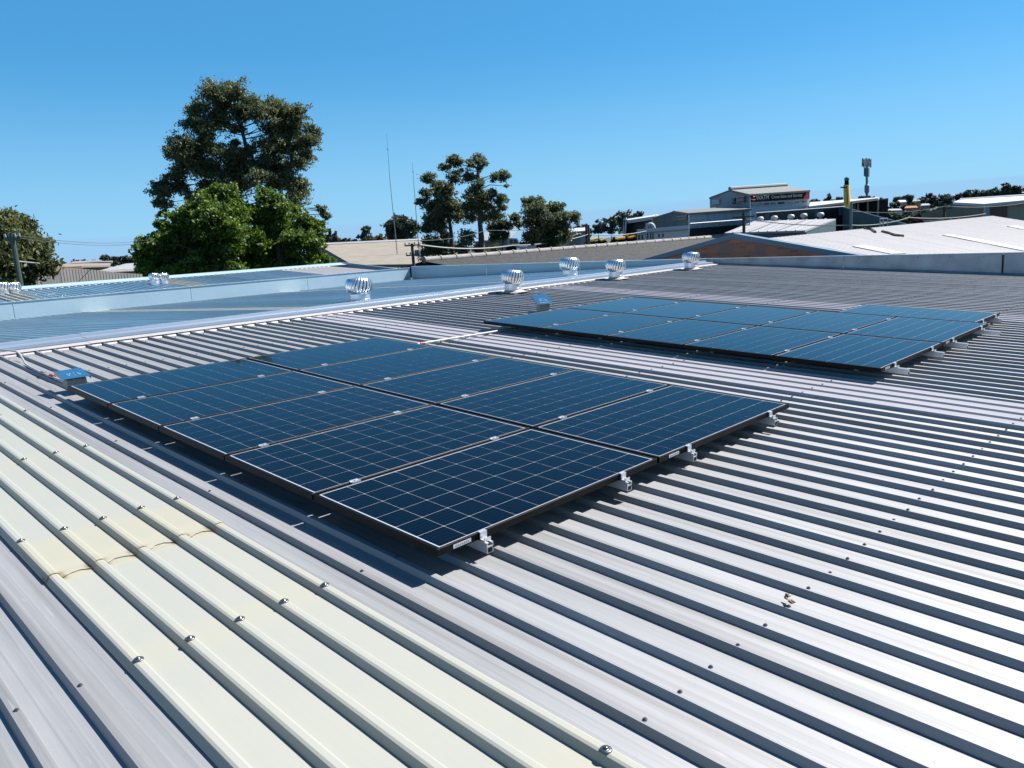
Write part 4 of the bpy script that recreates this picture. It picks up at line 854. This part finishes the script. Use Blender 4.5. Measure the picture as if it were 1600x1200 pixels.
# tall yellow crane boom
TB = thing('crane_boom', 'upright yellow crane boom with dark head beside the sign workshop', 'crane')
b = MB(); p = at(1324, 322, 113); q = at(1322.6, 289, 113); b.tube([gz(p), p, q], [0.42, 0.42, 0.38], 8); wpart(b, 'boom', M['yellow'], TB)
b = MB(); b.tube([at(1324.8, 320, 112.5), at(1323.6, 290, 112.5)], 0.10, 6); wpart(b, 'ram', M['steel'], TB)
b = MB(); b.prism([at(1319, 289, 112.7), at(1326.6, 288.6, 112.7), at(1326, 281.5, 112.7), at(1319.8, 282, 112.7)], away(1322, 0.6)); wpart(b, 'boom_head', M['black'], TB)
for x, y in ((1320.6, 277.6), (1323, 276.6), (1325.4, 277.8)):
    b = MB(); b.tube([at(x, 282, 112.8), at(x, y, 112.8)], [0.14, 0.09], 6); wpart(b, 'sheave', M['steel'], TB)
b = MB(); b.tube([at(1321, 293, 112.6), at(1314.2, 292.8, 112.6), at(1313.6, 292, 112.6)], 0.09, 5); wpart(b, 'hook_arm', M['black'], TB)
# mobile phone tower
CT = thing('phone_tower', 'grey monopole phone tower with clusters of panel antennas on the skyline', 'tower')
dT = 300; b = MB(); b.tube([gz(at(1354.6, 330, dT)), at(1354.6, 300, dT), at(1354.2, 262, dT), at(1354, 247, dT)], [0.5, 0.42, 0.36, 0.25], 10); wpart(b, 'monopole', M['steel'], CT)
for y, wd, hh in ((247.5, 6.3, 11), (262, 3.2, 11)):
    for i, f in enumerate((-1, -.6, -.15, .25, .62, 1)):
        c = at(1354.2 + wd * f, y + (1.5 if i % 2 else 0), dT + (1.2 if i % 2 else -0.8)); b = MB(); b.box((-0.2, -0.2, -hh / FPX * dT), (0.2, 0.2, 0), 0, Matrix.Translation(c)); wpart(b, 'antenna_panel', M['steel'], CT)
    b = MB(); b.tube([at(1354.2 - wd, y + hh * .6, dT), at(1354.2 + wd, y + hh * .6, dT)], 0.15, 5); wpart(b, 'antenna_frame', M['steel'], CT)
b = MB(); b.lathe([(0.4, -2), (0.8, -1.2), (0.8, 0.8), (0.4, 1.4)], 10, c=at(1354.5, 294, dT)); wpart(b, 'collar', M['steel'], CT)
# radio masts
for pts, lab in (([(604, 209), (609.5, 285), (619, 379)], 'taller thin whip mast against the sky left of the eucalypts'), ([(644.2, 254), (647.5, 300), (653, 372)], 'shorter thin whip mast just left of the eucalypts')):
    t = thing('radio_mast', lab, 'mast'); b = MB(); p = [at(x, y, 80) for x, y in pts]; b.tube([p[0], p[1], p[2], gz(p[2])], [0.012, 0.028, 0.045, 0.06], 6); wpart(b, 'whip', M['steel'], t)
    b = MB(); c = at(*[(pts[0][0] * .68 + pts[1][0] * .32), (pts[0][1] * .68 + pts[1][1] * .32)], 80); b.lathe([(0.02, -.12), (0.055, 0), (0.02, .12)], 8, c=c); wpart(b, 'loading_coil', M['steel'], t)

# poles and wires
def pole(px, ptop, pbot, d, r, lab, arms=(), m='pole', extra=None):
    t = thing('power_pole', lab, 'pole'); a = at(px[0], ptop, d); c = gz(a); b = MB(); b.tube([c, a], [r * 1.15, r * 0.85], 10); wpart(b, 'post', M[m], t)
    s = Vector((r0.x, r0.y, 0)).normalized()
    for dz, w in arms:
        q = a - Vector((0, 0, dz)); b = MB(); b.prism([q - s * w + Vector((0, 0, -.045)), q + s * w + Vector((0, 0, -.045)), q + s * w + Vector((0, 0, .045)), q - s * w + Vector((0, 0, .045))], away(px[0], -0.12)); wpart(b, 'crossarm', M[m], t)
        for f in (-0.9, -0.35, 0.35, 0.9): b = MB(); b.lathe([(0.03, 0.06), (0.05, 0.1), (0.03, 0.2), (0, 0.21)], 6, c=q + s * w * f); wpart(b, 'insulator', M['steel'], t)
    if extra: extra(t, a, s)
    return t
pole((18, 32), 364, 440, 33, 0.095, 'green stained timber pole in front of the left tree', arms=((0.22, 0.28),), m='polegreen')
def trafo(t, a, s):
    for f in (0.22, 0.40): b = MB(); b.lathe([(0, -0.5), (0.1, -0.48), (0.1, -0.1), (0, -0.05)], 10, c=a + s * f - Vector((0, 0, 0.35))); wpart(b, 'transformer', M['steel'], t)
pole((643.5, 645), 380.5, 410, 52, 0.11, 'timber pole with crossarms and transformers before the beige hall', arms=((0.12, 0.5), (0.75, 0.45)), extra=trafo)
pole((1162, 1162), 332, 362, 66, 0.14, 'timber pole with wide crossarm in front of the pale blue crane shed', arms=((0.35, 0.85), (1.0, 0.5)))
pole((1330, 1330), 315, 358, 62, 0.10, 'slim grey pole rising behind the white roof', arms=((2.6, 0.9),), m='steel')
pole((1476, 1476), 317.5, 345, 84, 0.13, 'timber pole before the tan shed', arms=((0.5, 0.7),))
pole((916, 916), 351, 382, 78, 0.16, 'stout dark pole at the left of the crane yard, left one of two')
pole((919.5, 919), 351.5, 382, 77, 0.12, 'stout dark pole at the left of the crane yard, right one of two')
pole((1009, 1009), 348, 375, 85, 0.08, 'thin street pole in front of the white office', m='steel')
def wire(pts, r, m, lab, sag=0.0):
    P_ = [at(*p) for p in pts]; b = MB(); path = []
    for i in range(len(P_) - 1):
        for q in range(8): f = q / 8; p = P_[i].lerp(P_[i+1], f); p.z -= sag * 4 * f * (1 - f); path.append(p)
    path.append(P_[-1]); b.tube(path, r, 5); o = b.build('overhead_wire', M[m]); tag(o, lab, 'wire', 'overhead wires')
wire([(20, 367, 33), (242, 372.5, 58)], 0.009, 'wire', 'upper overhead wire leaving the green pole at left', 0.3)
wire([(22, 371, 33), (242, 376, 59)], 0.009, 'wire', 'second overhead wire just below the top one at the green pole', 0.3)
wire([(26, 408, 33), (90, 414.5, 44)], 0.030, 'wirepale', 'thick pale service cable from the middle of the green pole')
wire([(656, 382.5, 52), (800, 383.5, 58), (920, 366, 78), (1010, 361, 85)], 0.050, 'wirepale', 'thick pale cable crossing the eucalypt trunks', 0.25)
wire([(650, 376, 52), (760, 360, 60), (917, 350, 78)], 0.020, 'wire', 'thin dark wire in front of the bushy eucalypt', 0.2)
wire([(1163, 342, 66), (1330, 352, 62), (1420, 340, 70), (1540, 334, 80)], 0.035, 'wirepale', 'pale cable sagging behind the white roof', 0.2)
wire([(1330, 330, 62), (1477, 322, 84), (1620, 314, 90)], 0.02, 'wire', 'thin wire from the slim grey pole to the tan shed', 0.3)
# white framed goalpost-like stand behind the white roof
FS = thing('pipe_frame', 'white pipe frame standing behind the white roof ridge', 'frame')
for x in (1375, 1380, 1387): b = MB(); b.tube([at(x, 356, 60), at(x, 342 - (x - 1375) * .06, 60)], 0.035, 5); wpart(b, 'upright', M['cladwhite'], FS)
for y in (342, 348): b = MB(); b.tube([at(1374.5, y, 60), at(1387.5, y - .8, 60)], 0.03, 5); wpart(b, 'crossbar', M['cladwhite'], FS)

# ------------------------------------------------------------------ trees
def leaves(clumps, dist, n_total, size, m, asp=0.42, depth=0.8, flat=0.75, seed=1, tuft=0.0):
    """clumps: (px,py,rpx) seen at distance dist -> one mesh of leaf quads grouped in tufts"""
    g = np.random.default_rng(seed); C_ = []; R_ = []
    for px, py, rp in clumps:
        R = rp / FPX * dist; c = at(px, py, dist + g.uniform(-1, 1) * depth * R * 1.6); C_.append((c.x, c.y, c.z)); R_.append(R)
    C_ = np.array(C_); R_ = np.array(R_); w = R_ ** 2; w = w / w.sum(); V = []; 
    for c, R, k in zip(C_, R_, w):
        n = max(6, int(n_total * k)); nt_ = max(3, n // 30)
        d = g.normal(size=(nt_, 3)); d /= np.linalg.norm(d, axis=1)[:, None]; tc_ = d * (g.random((nt_, 1)) ** 0.5) * R * g.uniform(0.55, 1.5, (nt_, 1)); tc_[:, 2] *= flat * 1.1; tc_[::7] *= 1.22
        idx = g.integers(0, nt_, n); sp_ = (tuft or 0.28) * R + 0.10
        q = g.normal(size=(n, 3)) * sp_ * 0.62; q[:, 2] *= 0.7; pos = c + tc_[idx] + q
        a = g.normal(size=(n, 3)); a[:, 2] -= 0.5; a /= np.linalg.norm(a, axis=1)[:, None]; b_ = np.cross(a, g.normal(size=(n, 3))); b_ /= np.linalg.norm(b_, axis=1)[:, None]
        s = size * (0.65 + 0.7 * g.random((n, 1))); a = a * s; b_ = b_ * s * asp
        nn = np.cross(a, b_); nn /= np.linalg.norm(nn, axis=1)[:, None]; nn *= s * 0.14
        V.append(np.stack([pos - a, pos + b_ - a * 0.15 + nn, pos + a, pos - b_ - a * 0.15 + nn], 1).reshape(-1, 3))
    V = np.concatenate(V); nf = len(V) // 4; me = bpy.data.meshes.new('crown'); me.vertices.add(len(V)); me.vertices.foreach_set('co', V.ravel()); me.loops.add(nf * 4); me.loops.foreach_set('vertex_index', np.arange(nf * 4, dtype=np.int32))
    me.polygons.add(nf); me.polygons.foreach_set('loop_start', np.arange(0, nf * 4, 4, dtype=np.int32)); me.polygons.foreach_set('loop_total', np.full(nf, 4, dtype=np.int32)); me.materials.append(m); me.update(); me.validate()
    return me, C_, R_
def tree(label, cat, clumps, dist, n, size, m, trunk, group=None, name='tree', asp=0.42, seed=1, limbs=True, trunk_r=0.3, depth=0.8, flat=0.75, lr=0.055, tuft=0.0):
    tp = [at(x, y, dist) for x, y in trunk]; base = gz(tp[0]); t = thing(name, label, cat, (base.x, base.y, base.z), group=group)
    me, C_, R_ = leaves(clumps, dist, n, size, m, asp, depth, flat, seed, tuft)
    me.transform(Matrix.Translation(-base)); link('crown', me, t)
    b = MB(); path = [base - Vector((0, 0, 0.1))] + tp; rs = [trunk_r * (1 - 0.72 * i / max(1, len(path) - 1)) for i in range(len(path))]; b.tube(path, rs, 10); wpart(b, 'trunk', M['trunk'], t, True)
    if limbs:
        b = MB(); g = random.Random(seed); dense = []
        for i in range(len(tp) - 1):
            for q in range(6): dense.append((tp[i].lerp(tp[i+1], q / 6), rs[i+1] + (rs[i+2] - rs[i+1]) * q / 6 if i + 2 < len(rs) else rs[-1]))
        dense.append((tp[-1], rs[-1]))
        for c, R in zip(C_, R_):
            c = Vector(c); best = min(dense, key=lambda p: (p[0] - c).length + (0 if p[0].z < c.z - 0.3 * R else 4)); s = best[0]; L_ = (c - s).length
            mid = s.lerp(c, 0.5) + Vector((g.uniform(-.1, .1) * L_, g.uniform(-.1, .1) * L_, 0.10 * L_)); rr_ = min(best[1] * 0.8, lr * (0.5 + min(L_, 4) * 0.16))
            b.tube([s, s.lerp(mid, .5) + Vector((0, 0, -.02 * L_)), mid, c], [rr_, rr_ * .8, rr_ * .6, rr_ * .25], 6)
            for q in range(3): e = c + Vector((g.uniform(-1, 1), g.uniform(-1, 1), g.uniform(-.5, 1))) * R * 0.7; b.tube([mid.lerp(c, .6), c.lerp(e, .5) + Vector((0, 0, .05 * R)), e], [rr_ * .4, rr_ * .3, rr_ * .1], 4)
        wpart(b, 'limbs', M['trunk'], t, True)
    return t
def Z(l, ox, oy, s): return [(ox + x / s, oy + y / s, r / s) for x, y, r in l]
z5 = (200, 110, 3.635)
EUC = Z([(480,130,62),(595,125,60),(540,195,60),(395,225,55),(375,300,48),(700,200,58),(520,280,66),(430,340,60),(640,245,52),(755,255,60),(830,215,58),(900,255,60),(965,250,50),(840,330,68),(930,340,56),(1050,345,38),(1040,400,42),(985,430,56),(880,430,66),(790,420,58),(300,435,66),(252,465,42),(380,430,58),(450,430,56),(335,520,68),(290,590,48),(420,540,60),(480,560,58),(545,470,52),(600,560,60),(660,480,40),(745,600,60),(800,520,66),(870,560,60),(960,520,52),(1020,490,38),(920,640,60),(985,665,48),(830,650,50),(965,730,48),(300,660,38),(355,720,44),(190,690,52),(195,650,44),(190,760,38),(200,815,24),(640,640,60),(540,640,50),(440,650,40),(650,560,40),(640,340,26),(1095,790,26),(1130,825,26),(1110,800,18),(610,420,34),(700,450,34),(620,500,50),(590,330,30),(560,600,50),(720,540,40)], *z5)
tree('tall dark eucalyptus rising behind the bright green trees', 'tree', EUC, 126, 95000, 0.21, M['euc'], [(372, 400), (379, 330), (369, 285), (386, 235), (377, 200), (360, 165)], name='eucalyptus_tree', seed=3, trunk_r=0.7, lr=0.09)
FIGL = Z([(520,690,55),(445,735,58),(580,715,55),(380,800,60),(500,800,70),(300,840,58),(600,800,60),(420,880,70),(560,880,70),(230,960,78),(320,940,70),(100,1000,55),(80,1070,45),(160,1075,68),(280,1055,80),(420,1000,80),(400,1085,70),(540,990,80),(520,1075,70),(200,885,34),(620,960,60),(90,1130,40),(180,1140,55),(290,1145,60),(400,1150,60),(500,1145,60),(600,1140,60)], *z5)
FIGR = Z([(775,705,42),(800,745,56),(720,805,60),(850,800,66),(940,800,48),(780,880,70),(890,890,70),(1000,860,50),(1060,900,55),(960,960,70),(1050,985,55),(820,970,80),(720,960,68),(660,1060,78),(780,1060,80),(900,1060,80),(1020,1070,60),(1115,1085,40),(700,1100,60),(690,1150,60),(790,1150,60),(890,1150,60),(990,1140,55),(1080,1140,40)], *z5)
tree('bright green leafy tree, left of the two in front of the tall eucalyptus', 'tree', FIGL, 60, 60000, 0.125, M['fig'], [(330, 440), (335, 400), (340, 350)], name='leafy_tree', asp=0.6, seed=5, trunk_r=0.6, depth=0.9, tuft=0.2)
tree('bright green leafy tree, right of the two in front of the tall eucalyptus', 'tree', FIGR, 62, 56000, 0.125, M['fig'], [(440, 440), (438, 400), (430, 355)], name='leafy_tree', asp=0.6, seed=6, trunk_r=0.6, depth=0.9, tuft=0.2)
LT = [(14,345,15),(34,352,15),(4,368,22),(28,373,24),(52,384,17),(43,403,24),(68,407,13),(16,398,26),(58,423,14),(34,428,18),(6,424,20),(-14,356,22),(-14,395,28),(72,416,10),(25,440,14)]
tree('bushy olive-brown tree behind the green pole at the left edge', 'tree', LT, 39, 15000, 0.12, M['olive'], [(24, 440), (24, 410), (26, 370)], seed=8, trunk_r=0.22)
z6 = (560, 190, 4.444)
EA = Z([(485,385,36),(470,410,22),(540,440,38),(470,500,38),(430,560,32),(560,510,48),(620,470,42),(600,560,58),(520,590,46),(510,660,56),(600,650,58),(560,720,56),(470,730,42),(690,590,46),(690,660,42),(500,850,66),(570,890,56),(460,920,36),(640,870,48),(720,620,38),(600,790,40)], *z6)
tree('slender eucalypt with open crown, left of the pair in the middle distance', 'tree', EA, 64, 19000, 0.115, M['euc2'], [(708, 408), (706, 375), (703, 350), (697, 325), (690, 300)], name='eucalyptus_tree', seed=11, trunk_r=0.24, lr=0.055)
EB = Z([(655,270,44),(600,320,30),(690,280,26),(668,390,42),(710,345,16),(770,290,24),(830,270,42),(868,300,20),(840,330,22),(770,390,42),(850,420,30),(800,470,42),(790,530,46),(850,520,46),(890,520,42),(820,590,46),(880,590,46),(930,500,26),(990,540,36),(1000,600,30),(950,640,46),(890,660,36),(955,390,30),(1005,380,36),(1030,448,12),(940,490,26),(770,600,44),(780,660,40),(720,880,46),(760,800,46),(830,885,36),(930,900,36)], *z6)
tree('eucalypt with tall bare limbs and leaf tufts, right of the pair in the middle distance', 'tree', EB, 62, 18000, 0.11, M['euc2'], [(753, 400), (752, 370), (750, 350), (752, 325), (748, 280), (746, 262)], name='eucalyptus_tree', seed=12, trunk_r=0.30, lr=0.06)
EC = Z([(1180,565,33),(1230,560,42),(1262,545,26),(1200,630,48),(1260,620,48),(1340,605,42),(1390,600,36),(1340,680,52),(1260,690,58),(1190,700,42),(1430,660,48),(1490,670,36),(1512,650,20),(1420,730,48),(1350,760,58),(1260,770,58),(1190,790,46),(1440,800,46),(1350,840,56),(1250,850,56),(1170,860,36),(1150,545,12)], *z6)
tree('bushy eucalypt right of the open pair, before the crane yard', 'tree', EC, 66, 23000, 0.12, M['euc2'], [(850, 392), (850, 370), (848, 340), (842, 322)], name='eucalyptus_tree', seed=13, trunk_r=0.26)
ED = Z([(1085,670,30),(1105,715,22),(1000,715,40),(960,750,36),(930,735,34),(1045,735,26),(1020,790,26),(950,800,30)], *z6)
tree('small wispy eucalypt between the open pair and the bushy one', 'tree', ED, 70, 4200, 0.16, M['euc2'], [(785, 392), (787, 370), (790, 352)], name='eucalyptus_tree', seed=14, trunk_r=0.12)
EE = Z([(280,710,64),(330,740,56),(222,735,42),(378,720,32),(290,790,58),(370,780,38),(240,800,44)], *z6)
tree('round dark tree on the skyline behind the two whip masts', 'tree', EE, 130, 6000, 0.34, M['far'], [(625, 384), (625, 360)], seed=15, trunk_r=0.3)
# distant trees, each its own thing
FT = [(571, 352, 22, 30, 150), (597, 366, 20, 18, 140), (515, 358, 12, 24, 170), (524, 361, 14, 22, 168), (505, 366, 16, 20, 180), (540, 372, 22, 14, 190), (553, 374, 16, 12, 190), (585, 372, 14, 14, 175),
      (197, 399, 20, 16, 190), (180, 401, 18, 12, 210), (163, 398, 12, 14, 205), (212, 402, 12, 12, 190), (133, 407, 12, 7, 260), (147, 408, 10, 6, 260), (118, 408, 10, 6, 260), (100, 411, 10, 5, 260),
      (955, 336, 30, 26, 170), (980, 328, 30, 30, 160), (1003, 330, 24, 28, 165), (935, 346, 16, 16, 180), (915, 348, 22, 18, 200), (903, 352, 14, 12, 210),
      (1272, 312, 16, 16, 260), (1296, 303, 14, 20, 240), (1310, 308, 14, 14, 250), (1352, 306, 26, 14, 280), (1365, 308, 18, 12, 280),
      (1403, 308, 24, 20, 300), (1398, 316, 18, 14, 220), (1418, 306, 22, 14, 340), (1440, 306, 26, 18, 330), (1458, 303, 24, 20, 320), (1477, 303, 22, 24, 290), (1498, 301, 20, 22, 310), (1512, 298, 18, 20, 320), (1528, 298, 20, 20, 300), (1545, 294, 22, 22, 280), (1560, 296, 24, 20, 270), (1572, 288, 16, 14, 240), (1585, 291, 20, 12, 240), (1598, 295, 16, 16, 250), (1430, 318, 16, 12, 190), (1418, 330, 14, 8, 140), (1440, 326, 14, 10, 170), (1392, 331, 16, 14, 128), (1404, 337, 18, 10, 120), (1420, 334, 20, 12, 125), (1437, 333, 16, 10, 122), (1412, 321, 12, 8, 170), (1428, 322, 12, 8, 175)]
KIND = ['dark distant tree', 'low rounded distant tree', 'broad distant tree']
def where(px):
    if px < 225: return 'on the left skyline beyond the pale sheds'
    if px < 700: return 'on the skyline behind the beige hall'
    if px < 1020: return 'behind the crane yard'
    if px < 1390: return 'behind the crane workshops near the phone tower'
    return 'on the hill behind the tan shed'
seq = {}
for px, py, w, h, d in sorted(FT): seq.setdefault(where(px), []).append((px, py, w, h, d))
ORD = ['first', 'second', 'third', 'fourth', 'fifth', 'sixth', 'seventh', 'eighth', 'ninth', 'tenth', 'eleventh', 'twelfth', 'thirteenth', 'fourteenth', 'fifteenth', 'sixteenth', 'seventeenth', 'eighteenth', 'nineteenth', 'twentieth', 'twenty-first', 'twenty-second', 'twenty-third', 'twenty-fourth', 'twenty-fifth']
for wname, lst in seq.items():
    for i, (px, py, w, h, d) in enumerate(lst):
        con = px in (515, 524, 1296); g = random.Random(px)
        if con: cl = [(px, py + h * f, max(1.2, w * 0.5 * f)) for f in (0.06, .2, .35, .5, .65, .8, .95)]; kd = 'pointed dark conifer'
        else:
            cl = [(px + g.uniform(-.38, .38) * w, py + h * (.2 + .75 * g.random()), min(w, h) * g.uniform(.16, .32)) for q in range(10)] + [(px + w * f, py + h * .95, w * .22) for f in (-.3, 0, .3)] + [(px, py + h * .28, min(w, h) * .28), (px, py + h * .7, w * .32)]; kd = KIND[px % 3]
        tree('%s, %s from left %s' % (kd, ORD[i], wname), 'tree', cl, d, 1300, 0.0021 * d, M['olive'] if px == 597 else M['far'], [(px, py + h), (px, py + h * .4)], group='distant trees', name='conifer_tree' if con else 'distant_tree', seed=px, limbs=False, trunk_r=0.0008 * d, depth=0.5)
# small houses on the hill
for px, py, w, h, d, c1, c2, lab in ((1409, 316, 14, 7, 230, 'white', 'cladwhite', 'white two storey house among the hill trees'), (1432, 314.5, 12, 5, 240, 'cream', 'beigeroof', 'cream house with tan roof among the hill trees'), (1398, 329, 22, 6, 150, 'white', 'wroof', 'low white roofed house at the foot of the hill'), (1424, 325, 20, 7, 165, 'grout', 'orange', 'small house with reddish roof at the foot of the hill'), (1446, 321, 14, 6, 180, 'cream', 'wroof', 'pale house right of the reddish roof on the hill foot')):
    t = thing('house', lab, 'house', group='houses on the hill')
    facade(t, 'wall', [(px - w / 2, py, d), (px + w / 2, py - 1, d)], M[c1], 8, px)
    roofslab(t, 'roof', [(px - w * .55, py + .4, d - .5), (px + w * .55, py - .6, d - .5), (px + w * .4, py - h * .5, d + 5), (px - w * .4, py - h * .45, d + 5)], M[c2], 0.2)
    for f in (-.25, .2): plate(t, 'window', [(px + w * f, py + 3.2, d), (px + w * f + 1.6, py + 3.1, d), (px + w * f + 1.6, py + 1.4, d), (px + w * f, py + 1.5, d)], M['claddark'], 0.1)
